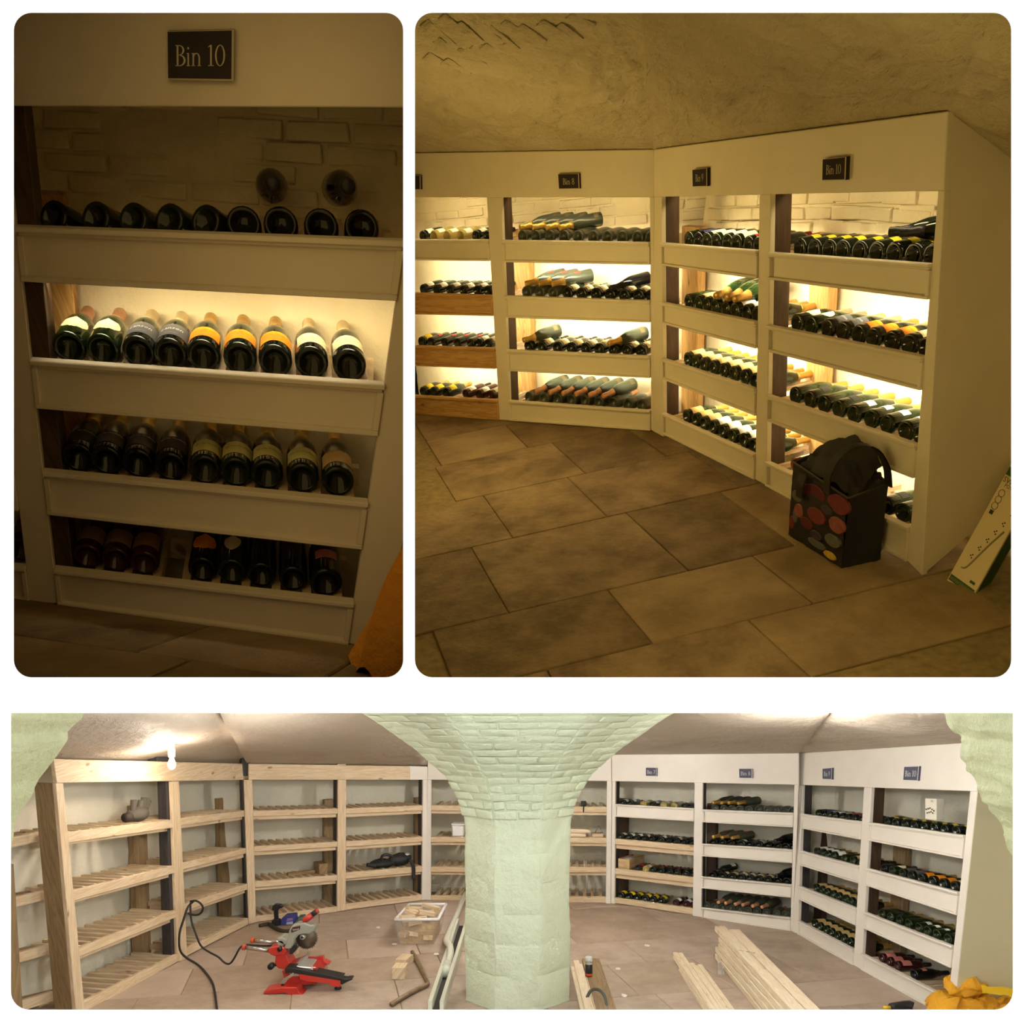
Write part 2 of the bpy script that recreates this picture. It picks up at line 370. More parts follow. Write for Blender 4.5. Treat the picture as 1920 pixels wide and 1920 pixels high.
# ---------------------------------------------------------------- bottles
def glass(name, c, c2=None, rough=.1): return mat(name, c, rough, coat=.12, var=(9, c2, .6) if c2 else None)
G_DARK = glass('dark_green_glass', srgb(22, 27, 20), srgb(34, 42, 26), .13)
G_GREEN = glass('green_glass', srgb(17, 27, 10), srgb(36, 54, 20), .12)
G_DUSTY = mat('dusty_green_glass', srgb(66, 70, 56), .34, coat=.2, var=(7, srgb(44, 48, 36), .8))
G_BLACK = glass('black_glass', srgb(14, 13, 14), None, .14)
G_ROSE = glass('rose_wine_glass', srgb(150, 84, 54), srgb(176, 108, 70), .1)
G_RED = glass('red_wine_glass', srgb(52, 20, 20), srgb(70, 28, 26), .1)
G_PALE = glass('pale_yellow_glass', srgb(176, 158, 90), srgb(150, 134, 70), .1)
FO_GOLD = mat('gold_foil', srgb(205, 165, 86), .34, .55, bump=(90, .3, .004))
FO_PINK = mat('rose_gold_foil', srgb(212, 158, 120), .36, .45, bump=(90, .3, .004))
FO_PALE = mat('pale_gold_foil', srgb(222, 200, 150), .36, .4, bump=(90, .3, .004))
FO_DARK = mat('black_foil', srgb(34, 32, 36), .4, .3)
FO_RED = mat('red_foil', srgb(130, 32, 34), .4, .3)
def paper(n, c, c2=None): return mat('paper_' + n, c, .6, var=(14, c2 or c, .5))
PA = {'cream': paper('cream', srgb(238, 226, 186), srgb(226, 210, 164)), 'orange': paper('orange', srgb(243, 150, 28), srgb(236, 138, 20)), 'white': paper('white', srgb(240, 238, 228)),
      'yellow': paper('yellow', srgb(238, 214, 46), srgb(230, 200, 36)), 'grey': paper('grey', srgb(92, 92, 94), srgb(78, 78, 82)), 'lime': paper('lime', srgb(214, 208, 132), srgb(200, 192, 116)),
      'brown': paper('brown', srgb(150, 112, 74), srgb(132, 96, 62)), 'tan': paper('tan', srgb(214, 182, 120), srgb(200, 166, 104)), 'red': paper('red', srgb(176, 50, 44)),
      'black': paper('black', srgb(36, 34, 34), srgb(46, 42, 40)), 'pink': paper('pink', srgb(196, 120, 110)), 'blue': paper('blue', srgb(60, 60, 110)), 'olive': paper('olive', srgb(96, 84, 56))}
INKD = mat('label_ink', srgb(52, 40, 24), .7); INKW = mat('label_ink_white', srgb(225, 222, 214), .6); INKG = mat('label_ink_gold', srgb(190, 150, 60), .5)
PROF = {'champagne': [(.022, .0), (.02, .024), (.004, .03), (0, .036), (.004, .0415), (.014, .0428), (.135, .0425), (.16, .0395), (.19, .031), (.215, .0225), (.235, .0172), (.29, .0155), (.296, .012)],
        'wine': [(.018, .0), (.016, .022), (.003, .027), (0, .032), (.004, .0365), (.012, .0378), (.185, .0376), (.205, .034), (.22, .0245), (.232, .0165), (.29, .0148), (.296, .012)]}
FOIL = {'champagne': [(.208, .0262), (.236, .0188), (.262, .0168), (.268, .0186), (.278, .0186), (.283, .0178), (.298, .0185), (.304, .0165), (.305, .001)],
        'wine': [(.236, .0178), (.27, .0166), (.288, .0166), (.3, .0162), (.301, .001)]}
BM = {}
def base_mesh(key, prof, m, seg):
    if key in BM: return BM[key]
    v, f = lathe_data(prof, seg); me = bpy.data.meshes.new(key[0]); me.from_pydata(v, [], f); me.update()
    b = bmesh.new(); b.from_mesh(me); bmesh.ops.recalc_face_normals(b, faces=b.faces); b.to_mesh(me); b.free()
    for p in me.polygons: p.use_smooth = True
    me.materials.append(m); BM[key] = me; return me
def label_mesh(shape, kind, m, ext=()):
    key = ('paper_label', shape, kind, m.name)
    if key in BM: return BM[key]
    r = (.0433 if kind == 'champagne' else .0383); V = []; Fs = []
    L0, L1, A = {'rect': (.034, .1, 64), 'wide': (.032, .112, 78), 'oval': (.05, .125, 52), 'small': (.06, .1, 40), 'band': (.04, .075, 80), 'tear': (.05, .125, 46), 'top': (.088, .128, 36), 'low': (.03, .062, 70)}[shape]
    nu, nv = 12, 6
    for j in range(nv + 1):
        for i in range(nu + 1):
            s, t = i / nu * 2 - 1, j / nv * 2 - 1
            if shape in ('oval', 'tear'):
                k = math.sqrt(max(0, 1 - t * t)) if shape == 'oval' else math.sqrt(max(0, 1 - t * t)) * (.45 + .275 * (1 + t)); s *= max(k, .02)
            a = math.radians(90 - s * A); rr = r + .0004
            V.append((rr * math.cos(a), L0 + (L1 - L0) * (t + 1) / 2, rr * math.sin(a)))
    for j in range(nv):
        for i in range(nu): Fs.append((j * (nu + 1) + i, j * (nu + 1) + i + 1, (j + 1) * (nu + 1) + i + 1, (j + 1) * (nu + 1) + i))
    me = bpy.data.meshes.new('paper_label'); me.from_pydata(V, [], Fs); me.update()
    for p in me.polygons: p.use_smooth = True
    me.materials.append(m); BM[key] = me; return me
def wrap_text(txt, kind, size, y, m):
    key = ('print', txt, size, y, m.name)
    if key in BM: return BM[key]
    cu = bpy.data.curves.new('t', 'FONT'); cu.body = txt; cu.size = size; cu.align_x = 'CENTER'; cu.resolution_u = 1; cu.shear = .3 if txt[0] == '~' else 0
    cu.body = txt.strip('~')
    t = bpy.data.objects.new('t', cu); COL.objects.link(t); dg = bpy.context.evaluated_depsgraph_get(); me0 = bpy.data.meshes.new_from_object(t.evaluated_get(dg))
    r = (.0433 if kind == 'champagne' else .0383) + .0009
    V = [(r * math.sin(v.co.x / r), y + v.co.y, r * math.cos(v.co.x / r)) for v in me0.vertices]; Fs = [tuple(p.vertices) for p in me0.polygons]
    bpy.data.objects.remove(t); bpy.data.curves.remove(cu); bpy.data.meshes.remove(me0)
    me = bpy.data.meshes.new('print'); me.from_pydata(V, [], Fs); me.update(); me.materials.append(m); BM[key] = me; return me
ORD = ['first', 'second', 'third', 'fourth', 'fifth', 'sixth', 'seventh', 'eighth', 'ninth', 'tenth', 'eleventh', 'twelfth']
# style: (kind, glass, foil, label shape, paper, words, prints)
ST = {
 'cream_oval': ('champagne', G_GREEN, FO_PINK, 'oval', 'cream', 'green bottle with round cream label', [('oo', .012, .1, INKG)]),
 'grey': ('champagne', G_DARK, FO_PALE, 'wide', 'grey', 'bottle with grey scripted label', [('~Lanson', .022, .072, INKW), ('______', .012, .05, INKW), ('o', .016, .105, INKG)]),
 'orange': ('champagne', G_DARK, FO_GOLD, 'rect', 'orange', 'bottle with bright orange label', [('Veuve Clicquot', .0105, .075, INKD), ('BRUT', .006, .064, INKD), ('*', .02, .086, INKD)]),
 'cream': ('champagne', G_DARK, FO_PALE, 'rect', 'cream', 'bottle with plain cream label', [('MONTAUDON', .0095, .075, INKD), ('BRUT', .006, .062, INKD)]),
 'feuil_dark': ('champagne', G_BLACK, FO_GOLD, 'rect', 'black', 'bottle with black scripted label', [('~Nicolas Feuillatte', .011, .085, INKW), ('- - - - -', .012, .022, INKW)]),
 'feuil_lime': ('champagne', G_DARK, FO_GOLD, 'rect', 'lime', 'bottle with pale lime label', [('~Nicolas Feuillatte', .011, .07, INKD), ('- - - - -', .012, .022, INKW)]),
 'amber': ('champagne', G_DARK, FO_GOLD, 'rect', 'tan', 'bottle with tan and crimson label', [('PRESTIGE', .012, .09, INKD)]),
 'brown': ('wine', G_RED, FO_DARK, 'rect', 'brown', 'red wine bottle with brown label', []),
 'orange_oval': ('wine', G_BLACK, FO_DARK, 'oval', 'orange', 'dark bottle with oval orange label', []),
 'tear': ('wine', G_DARK, FO_DARK, 'tear', 'cream', 'bottle with teardrop cream label', []),
 'plain': ('champagne', G_BLACK, FO_DARK, None, None, 'plain dark bottle', []),
 'plainw': ('wine', G_BLACK, FO_DARK, None, None, 'plain dark wine bottle', []),
 'pink': ('champagne', G_BLACK, FO_DARK, 'small', 'pink', 'dark bottle with pink label', []),
 'yellow': ('champagne', G_DARK, FO_DARK, 'small', 'yellow', 'dark bottle with small yellow label', [('N', .012, .072, INKD)]),
 'dusty': ('champagne', G_DUSTY, FO_GOLD, 'low', 'olive', 'dusty green bottle', []),
 'dustyp': ('champagne', G_DUSTY, FO_PINK, 'low', 'olive', 'dusty bottle with rose foil', []),
 'dustyd': ('champagne', G_DARK, FO_DARK, 'rect', 'cream', 'dark bottle with buff label', []),
 'redneck': ('champagne', G_DARK, FO_GOLD, 'wide', 'white', 'gold-foiled bottle with white label', []),
 'neckred': ('champagne', G_DUSTY, FO_GOLD, 'top', 'red', 'dusty bottle with red neck band', []),
 'white': ('champagne', G_GREEN, FO_GOLD, 'wide', 'white', 'green bottle with wide white label', []),
 'tan': ('champagne', G_GREEN, FO_GOLD, 'wide', 'tan', 'green bottle with wide tan label', []),
 'whites': ('champagne', G_GREEN, FO_GOLD, 'small', 'white', 'green bottle with small white label', []),
 'black_l': ('champagne', G_GREEN, FO_GOLD, 'small', 'black', 'green bottle with small black label', []),
 'greenp': ('champagne', G_GREEN, FO_GOLD, None, None, 'clear green bottle without label', []),
 'blue': ('champagne', G_BLACK, FO_DARK, 'wide', 'blue', 'dark bottle with blue label', []),
 'redw': ('wine', G_DARK, FO_RED, 'rect', 'red', 'wine bottle with red label', []),
 'redtop': ('wine', G_DARK, FO_DARK, 'top', 'red', 'wine bottle with red neck label', []),
 'whitew': ('wine', G_DARK, FO_DARK, 'rect', 'white', 'wine bottle with white label', []),
 'rose': ('wine', G_ROSE, FO_GOLD, 'wide', 'white', 'rose bottle with white label', []),
 'rosep': ('wine', G_RED, FO_DARK, 'wide', 'pink', 'dark red bottle with pink label', []),
 'rosew': ('wine', G_RED, FO_DARK, 'rect', 'white', 'red bottle with white label', []),
 'pale': ('wine', G_PALE, FO_PALE, 'rect', 'white', 'pale wine bottle with white label', []),
 'yellow_l': ('champagne', G_DARK, FO_GOLD, 'rect', 'yellow', 'bottle with bold yellow label', [])}
NB = 0
def bottle(p, axis, up, sc, style, label, group, seg=14, roll=0.0, simple=False):
    """p: centre of the base; axis: base to neck; sc: (along shelf, length, height)"""
    global NB; NB += 1
    kind, g, fo, shp, pap, words, prints = ST[style]
    y = Vector(axis).normalized(); z = Vector(up); z = (z - y * z.dot(y)).normalized(); x = y.cross(z)
    me = base_mesh(('bottle_glass', kind, g.name, seg), PROF[kind], g, seg)
    o = bpy.data.objects.new('wine_bottle', me); COL.objects.link(o)
    M = Matrix((x * sc[0], y * sc[1], z * sc[2])).transposed().to_4x4(); M.translation = p
    if roll: M = M @ Matrix.Rotation(roll, 4, 'Y')
    o.matrix_world = M; tag(o, label, 'bottle', group)
    fme = base_mesh(('foil_capsule', kind, fo.name, seg), FOIL[kind], fo, seg)
    link(bpy.data.objects.new('foil_capsule', fme), o)
    if shp:
        lb = link(bpy.data.objects.new('paper_label', label_mesh(shp, kind, PA[pap])), o)
        if not simple:
            for tx, sz, yy, mm in prints: link(bpy.data.objects.new('print', wrap_text(tx, kind, sz, yy, mm)), lb)
    return o
SHELF = ['top shelf', 'second shelf', 'third shelf', 'bottom shelf']
def fill(b, k, xs, styles, sc, lift, w=.05, seg=14, yaw=0, pitch=0, simple=False, group='bottles lying on the racks', jig=.01, start=0):
    """lie bottles on shelf k with their bases at pixel columns xs"""
    for i, x in enumerate(xs):
        u = b.u_at(k, x); stl = styles[i % len(styles)]
        ax = b.n + b.right * (yaw + random.uniform(-jig, jig)) + b.up * (pitch + random.uniform(-jig, jig) * .3)
        p = b.line(k, u) + b.up * lift + b.n * (w + random.uniform(0, .012))
        lab = '%s, %s from left, %s of %s' % (ST[stl][5], ORD[i + start], SHELF[k], b.where)
        bottle(p, ax, b.up, sc, stl, lab, group, seg, roll=random.uniform(-.12, .12), simple=simple)
def pile(b, k, xs, styles, sc, lift, w=.36, yaw=0, seg=14, group='bottles stacked on top with necks forward', pitch=-.05):
    for i, x in enumerate(xs):
        u = b.u_at(k, x); stl = styles[i % len(styles)]
        ax = -b.n + b.right * (yaw + random.uniform(-.04, .04)) + b.up * pitch
        p = b.line(k, u) + b.up * lift + b.n * w
        lab = '%s, neck forward, %s atop %s, %s' % (ST[stl][5], ORD[i], SHELF[k], b.where)
        bottle(p, ax, b.up, sc, stl, lab, group, seg)
def bricks(b, y0, y1, m, w, parent, bl=.3, bh=.085, skip=.0, xr=(0, 1), proud=.009):
    """whitewashed bricks standing a little proud of the wall behind a bay, between two pixel rows at the left edge"""
    n, up = b.n, b.up; A, C = b.L(y1) + n * w, b.L(y0) + n * w
    H = (C - A).length; rows = max(1, int(H / bh)); d = (C - A).normalized(); rt = b.right; face = d.cross(rt).normalized()
    if face.dot(n) > 0: face = -face
    for r in range(rows + 1):
        s = xr[0] * b.W - bl * (.5 if r % 2 else .1)
        while s < xr[1] * b.W + .3:
            l = bl * random.uniform(.85, 1.1); c = A + d * (bh * (r + .5)) + rt * (s + l / 2) + face * random.uniform(-.006, .004)
            if random.random() >= skip:
                v = []
                for (dx, dy, dz) in ((-1, -1, 1), (1, -1, 1), (1, -1, -1), (-1, -1, -1), (-1, 1, 1), (1, 1, 1), (1, 1, -1), (-1, 1, -1)):
                    j = lambda: random.uniform(-.006, .006)
                    v.append(c + rt * (dx * (l / 2 - .006) * (.985 if dy < 0 else 1) + j()) + d * (dz * (bh / 2 - .006) * (.93 if dy < 0 else 1) + j()) + face * (proud if dy < 0 else -.02))
                meshobj('brick', v, HF, m, parent, bevel=.006, seg=2, smooth=True)
            s += l + .004
# ================================================================ ROOM 1: close-up of one bin (upper left)
UP1 = Vector((.0966, -.2881, .9527)); FL1 = UP1 * -.769
shell('close_up', -260, -260, 766.5, 1281, 5.0, PLAST, ('floor_slab',))
f0, f1 = on(109, 1131, FL1, UP1), on(653, 1206, FL1, UP1)
N1 = ray(530, -80).normalized()
U1 = Unit(f0, f1, px(5, 198, f0.y - .5), px(794, 201, f1.y - .5), N1, UP1)
R1ROWS = [(425, 526, 452, 562), (674, 763, 720, 815), (882, 962, 940, 1027), (1065, 1131, 1128, 1206)]
b10 = Bay(U1, ((5, 198), (109, 1131)), ((794, 201), (653, 1206)), R1ROWS, 'wine_rack', 'cream painted four-shelf wine rack Bin 10 filling the upper left view', 'close-up Bin Ten')
for k in range(4): fascia(b10, k, PAINT)
header(U1, ((-60, -20), (860, -20), (860, 201.5), (-60, 198)), PAINT, 'cream header board carrying the large Bin 10 sign, upper left view')
stile(U1, ((-55, 198), (57, 1127)), ((5, 198), (109, 1131)), PAINT, TIMBER, 'rack_post', 'cream painted post at left of the close-up rack', core=(.3, 1.6), core_w=(.03, .15))
stile(U1, ((794, 201), (653, 1206)), ((900, 201), (720, 1216)), PAINT, None, 'rack_post', 'cream painted post at right of the close-up rack')
for k in range(4): rack(b10, k, 10, PINE, drop=.035, w0=.03, w1=.47, sw=.036, sh=.03, inset=.045)
back_post(b10, 88, 137, 545, PINED, w=.42, t=.08)
# neighbouring rack, a sliver at the left edge
b9s = Bay(U1, ((-330, 198), (-180, 1110)), ((-55, 198), (57, 1127)), [(425, 520, 425, 520), (660, 750, 671, 758), (865, 940, 878, 955), (1045, 1110, 1062, 1127)], 'wine_rack', 'sliver of a cream rack at the left edge of the close-up', 'close-up left neighbour')
for k in range(4): fascia(b9s, k, PAINT)
for k in range(4): rack(b9s, k, 6, PINE, drop=.035, w0=.03, w1=.47, sw=.036, sh=.03)
# wall behind, floor
wq = lambda x, y: U1.P(x, y, .56)
wb1 = struct(grid('wall_back_bin', lambda u, v: wq(-330 + 1300 * u, -150 + 1500 * v) + N1 * (.03 * fb((u * 7, v * 9, 1), 1.7)), 60, 60, LIME))
bricks(b10, 205, 420, LIME, .55, wb1, .27, .075, .35, xr=(-.1, 1.1), proud=.003)
fb1 = Vector(f0); e1 = (f1 - f0).normalized(); g1 = UP1.cross(e1).normalized(); g1 = -g1 if g1.y < 0 else g1
flr1 = struct(meshobj('floor_close_up', [f0 - e1 * 1.5 - g1 * 1.1 - UP1 * .012, f1 + e1 * 1.2 - g1 * 1.1 - UP1 * .012, f1 + e1 * 1.2 + g1 * .9 - UP1 * .012, f0 - e1 * 1.5 + g1 * .9 - UP1 * .012], [(0, 1, 2, 3)], MORTAR))
for i in range(5):
    for j in range(2):
        c = f0 + e1 * (-1.0 + i * .66 + .2 * j) - g1 * (.24 + j * .52) - UP1 * .022
        box('flagstone', c, (e1, g1, UP1), (.648, .508, .04), random.choice((SANDA, SANDB, SANDC)), flr1, .006)
# bottles
sc1 = (1.36, 1.47, 1.36)
fill(b10, 0, [92, 172, 243, 312, 381], ['plain', 'yellow', 'yellow', 'yellow', 'yellow'], sc1, .026, yaw=.5, pitch=-.5, seg=20)
fill(b10, 0, [456, 526, 603, 680], ['plain'], sc1, .026, yaw=.05, pitch=-.5, seg=20, start=5)
pile(b10, 0, [505, 640], ['plain', 'plain'], (1.3, 1.35, 1.3), .075, w=.4, yaw=.05, seg=20, pitch=.2)
fill(b10, 1, [126, 190, 257, 318, 380, 449, 516, 585, 657], ['cream_oval', 'cream_oval', 'grey', 'grey', 'orange', 'orange', 'orange', 'cream', 'cream'], sc1, .03, seg=24)
fill(b10, 2, [144, 197, 256, 318, 383, 441, 500, 568, 635], ['feuil_dark'] * 4 + ['feuil_lime'] * 4 + ['amber'], sc1, .03, seg=24)
fill(b10, 3, [160, 214, 268], ['brown'] * 3, (1.42, 1.5, 1.42), .028, seg=20)
fill(b10, 3, [378, 434, 490, 550, 612], ['orange_oval', 'tear', 'plainw', 'plainw', 'pink'], (1.42, 1.5, 1.42), .028, seg=20, group='bottles right of the gap on the bottom shelf', start=3)
fill(b9s, 3, [34], ['brown'], (1.42, 1.5, 1.42), .03, seg=16)
SLATE = mat('slate_plate', srgb(44, 40, 40), .85, var=(8, srgb(60, 55, 54), .5)); INKS = mat('sign_letter_paint', srgb(196, 186, 158), .6); RIM = mat('sign_edge', srgb(190, 178, 150), .5)
bin_sign(U1, ((316, 57), (440, 54), (439, 150), (317, 148)), 'Bin 10', 'large dark Bin 10 sign on the header of the upper left view', SLATE, INKS, RIM)
# yellow sack at the lower right corner
SACK = mat('orange_yellow_sack', srgb(214, 128, 22), .75, var=(3, srgb(240, 170, 50), .8), bump=(14, .7, .03))
def sack1(u, v):
    a = u * 2 * math.pi; r = .2 * (1 - .42 * v ** 1.5) * (1 + .14 * math.sin(3 * a + 4 * v) + .06 * math.sin(7 * a))
    if v > .97: r *= .35
    c = on(752, 1258, FL1, UP1) + e1 * (.02 + .16 * v) + UP1 * (.56 * v)
    return c + e1 * (r * math.cos(a)) + g1 * (r * .8 * math.sin(a)) + UP1 * (.03 * math.sin(5 * a))
tag(grid('sack', sack1, 40, 24, SACK), 'crumpled orange yellow sack standing at the right post of the close-up', 'sack')
# strip light under the top fascia board, plus added lip light and fill
a, c = b10.L(530), b10.R(566)
wid = (c - a).length
lamp('AREA', (a + c) / 2 + N1 * .09 - UP1 * .02, 4.4, (1, .8, .46), wid * .9, .02, N1 * 1.0 - UP1 * .85, c - a, 125)
lamp('AREA', (a + c) / 2 + N1 * .05 - UP1 * .02, .8, (1, .86, .6), wid * .9, .015, -UP1 + N1 * .1, c - a, 70)  # added second strip, brightens the top lip of the board below
lamp('AREA', px(391, 480, 2.31), 2.3, (1, .66, .22), .8, 1.8, (0, 1, 0))  # added unseen fill panel that evens out the whole rack front
ROOM1 = set(bpy.data.objects)
# ================================================================ ROOM 2: lamp-lit cellar (upper right)
UP2 = Vector((-.1266, -.5546, .8224)).normalized(); FL2 = UP2 * -2.285
shell('cellar', 767.5, -260, 2260, 1281, 12.0, PLAST, ('floor_slab',))
g = [on(822, 779, FL2, UP2), on(1224, 808, FL2, UP2), on(1730, 1078, FL2, UP2)]
t = [px(778, 287, g[0].y - 1.165), px(1228, 280, g[1].y - 1.165), px(1780, 208, g[2].y - 1.165)]
NA, NBv = Vector((.660, .572, .487)), Vector((.947, .178, .266))
UA, UB = Unit(g[0], g[1], t[0], t[1], NA, UP2), Unit(g[1], g[2], t[1], t[2], NBv, UP2)
w2 = 'warm cellar'
r7 = Bay(UA, ((735, 370), (770, 775)), ((913, 370), (937, 787)), [(450, 487, 450, 489), (549, 588, 554, 592), (648, 685, 653, 691), (741, 775, 750, 787)], 'wine_rack', 'rack Bin 7 at left of the lamp-lit cellar, lower boards unpainted', 'Bin Seven ' + w2)
r8 = Bay(UA, ((940, 370), (957, 788)), ((1219, 370), (1221, 806)), [(451, 491, 455, 496), (555, 595, 564, 604), (656, 695, 668, 708), (751, 788, 770, 807)], 'wine_rack', 'cream rack Bin 8 facing front in the lamp-lit cellar', 'Bin Eight ' + w2)
r9 = Bay(UB, ((1241, 369), (1245, 819)), ((1425, 365), (1417, 899)), [(456, 497, 470.6, 522), (567, 606, 604, 653), (672.5, 710, 730, 779), (774.6, 813, 852.6, 899)], 'wine_rack', 'cream rack Bin 9 right of the corner in the lamp-lit cellar', 'Bin Nine ' + w2)
r10 = Bay(UB, ((1446, 364), (1438, 910)), ((1760, 357), (1703, 1052)), [(474, 523, 496, 561), (610, 658, 669, 731), (740.5, 788, 834, 896), (865.7, 910, 989.6, 1052)], 'wine_rack', 'cream rack Bin 10 nearest right in the lamp-lit cellar', 'Bin Ten ' + w2)
for b in (r8, r9, r10):
    for k in range(4): fascia(b, k, PAINT)
fascia(r7, 0, PAINT)
for k in (1, 2, 3): fascia(r7, k, PINED)
header(UA, ((720, 288), (1228, 280), (1227.5, 370), (720, 370)), PAINT, 'cream header board with the Bin 8 sign, lamp-lit cellar')
header(UB, ((1228, 280), (1780, 208), (1772, 357), (1227.5, 369)), PAINT, 'cream header board with Bin 9 and Bin 10 signs, lamp-lit cellar')
stile(UA, ((913, 370), (937, 787)), ((940, 370), (957, 788)), PAINT, TIMBER, 'rack_post', 'cream post where unpainted boards meet painted ones, lamp-lit cellar', core=(.3, .95))
stile(UA, ((1219, 370), (1221, 806)), ((1227.5, 370), (1224.5, 808)), PAINT, None, 'rack_post', 'narrow cream post right of the Bin 8 bottles, lamp-lit cellar')
stile(UB, ((1227.5, 369), (1224.5, 808)), ((1241, 369), (1245, 819)), PAINT, TIMBER, 'rack_post', 'narrow cream post at the inner corner, lamp-lit cellar', core=(.3, .95))
stile(UB, ((1425, 365), (1417, 899)), ((1446, 364), (1438, 910)), PAINT, TIMBER, 'rack_post', 'cream post between the two right-hand racks, lamp-lit cellar', core=(.3, .95))
stile(UB, ((1760, 357), (1703, 1052)), ((1772, 357), (1730, 1079)), PAINT, None, 'rack_post', 'cream end post behind the shopping bag, lamp-lit cellar')
for b, c in ((r7, 8), (r8, 11), (r9, 10), (r10, 10)):
    for k in range(4): rack(b, k, c, PINE, drop=.03, w0=.03, w1=.43, sw=.03, sh=.03)
back_post(r8, 963, 992, 530, PINED, w=.42, t=.07); back_post(r9, 1278, 1308, 540, PINED, w=.42, t=.07); back_post(r10, 1516, 1552, 560, PINED, w=.42, t=.07)
def back_wall(nm, U, x0, x1, y0, y1, w, m, nu=50, nv=50, amp=.02):
    n = U.n
    return struct(grid(nm, lambda u, v: U.P(x0 + (x1 - x0) * u, y0 + (y1 - y0) * v, w) + n * (amp * fb((u * 9, v * 9, x0), 1.5)), nu, nv, m))
# walls behind the racks, laid out on the rack planes (a little wider than the bays)
def bay_wall(nm, bl, br, w, m, ext=.45, amp=.02, low=.1, high=.2):
    A, B, C, D = bl.TL, br.TR, br.BR, bl.BL; n = bl.n; r = bl.right; up = bl.up
    A = A - r * ext + up * high; B = B + r * ext + up * high; C = C + r * ext - up * low; D = D - r * ext - up * low
    return struct(grid(nm, lambda u, v: A.lerp(B, u).lerp(D.lerp(C, u), v) + n * (w + amp * fb((u * 8, v * 6, w + A.x), 1.6)), 60, 40, m))
wA = bay_wall('wall_back_cellar_racks', r7, r8, .53, LIME, ext=.4); wB = bay_wall('wall_right_cellar_racks', r9, r10, .53, LIME, ext=.35)
bricks(r7, 372, 450, LIME, .52, wA, .27, .08, .08, xr=(-.1, 1.05)); bricks(r8, 372, 455, LIME, .52, wA, .27, .08, .08, xr=(-.05, 1.15))
bricks(r9, 372, 460, LIME, .52, wB, .3, .085, .08, xr=(-.1, 1.1)); bricks(r10, 370, 500, LIME, .52, wB, .3, .085, .08, xr=(-.1, 1.15))
# end panel of the racks
EP = [UB.fr + (UB.tr - UB.fr) * 0.0] ; e0, e1b = UB.P(1780, 208), UB.P(1730, 1079)
pn = (e1b - e0).cross(NBv).normalized()
epx = [(1780, 208), (1925, 318), (1925, 905), (1820, 1000), (1730, 1079)]
tag(prism('end_panel', [on(x, y, e0, pn) for x, y in epx], pn * 0, pn * (.025 if pn.dot(NA) > 0 else -.025), PAINT), 'plain cream end panel closing the rack beside the leaning carton', 'panel')
# side wall behind it and the skirting shadow gap
r1p = UP2.cross(NBv).normalized()
struct(meshobj('wall_right_cellar', [g[2] + NBv * .95 - r1p * 2.5 - UP2 * .2, g[2] + NBv * .95 + r1p * .4 - UP2 * .2, g[2] + NBv * .95 + r1p * .4 + UP2 * 3, g[2] + NBv * .95 - r1p * 2.5 + UP2 * 3], [(0, 1, 2, 3)], PLAST))
# vaulted ceiling
cv = [(700, 288.3, UA), (1228, 280, UA), (1780, 208, UB)]
def bmask(X, Y): return min(1.0, max(.12, .12 + (Y - (165 - (X - 778) * .33)) / 40))
def vault2(u, v):
    if u < .5:
        x = 700 + (1228 - 700) * (u / .5); y = 288.3 + (280 - 288.3) * (u / .5); p = UA.P(x, y, .02)
    elif u < .85:
        s = (u - .5) / .35; x = 1228 + 552 * s; y = 280 - 72 * s; p = UB.P(x, y, .02)
    else:
        s = (u - .85) / .15; x = 1780 + 260 * s; y = 208 + 200 * s; p = on(x, y, e0, pn)
    d = p.y; X = x + (x - 1336) * .35 * v; Y = y + (-130 - y) * v
    dd = d * (1 - .42 * math.sin(v * math.pi / 2))
    q = px(X, Y, dd)
    k = min(1, v * 12)
    return q + Vector((.2, -.5, .8)) * (k * (.05 * fb(q, 1.3) + bmask(X, Y) * (.03 * fb(q, 6) + .008 * fb(q, 18))))
VPL = mat('vault_plaster', srgb(206, 193, 160), .85, var=(2.0, srgb(176, 162, 122), .6), bump=(11, .9, .06), stretch=(1, 1, 2.2))
vlt2 = struct(grid('ceiling_vault_cellar', vault2, 220, 160, VPL))
def vpt(X, Y):
    v = 0.5
    for _ in range(12):
        x0 = (X + 1336 * .35 * v) / (1 + .35 * v); y0 = 288.3 - 8.3 * (x0 - 700) / 528 if x0 < 1228 else 280 - 72 * (x0 - 1228) / 552
        v = (Y - y0) / (-130 - y0)
    p = (UA if x0 < 1228 else UB).P(x0, y0, .02)
    q = px(X, Y, p.y * (1 - .42 * math.sin(max(0, v) * math.pi / 2)))
    return q + Vector((.2, -.5, .8)) * (.05 * fb(q, 1.3))
random.seed(14)
ux, uy = .84, .54
for c in range(17):                                    # painted brick courses showing through at the top left of the vault
    bx0, by0 = 690 + 31 * c, 16 + (c % 2) * 10
    L_ = -40 + random.uniform(-20, 0); lim = 150 - c * 8.5
    while L_ < lim + 60:
        l = random.uniform(54, 72); h = 21
        P = []
        for a_, b_ in ((0, 0), (1, 0), (1, 1), (0, 1)):
            P.append((bx0 + ux * (L_ + a_ * l) - uy * b_ * h * 1.25 + random.uniform(-2, 2), by0 + uy * (L_ + a_ * l) + ux * b_ * h * .62 + random.uniform(-1.5, 1.5)))
        if min(p[0] for p in P) > 772 and min(p[1] for p in P) > 12 and max(p[1] for p in P) < 175 - (P[0][0] - 778) * .33:
            Q = [vpt(*p) for p in P]; o_ = Q[0].normalized()
            meshobj('brick', [q - o_ * .016 for q in Q] + [q + o_ * .06 for q in Q], HF, VPL, vlt2, bevel=.011, seg=2, smooth=True)
        L_ += l + 4
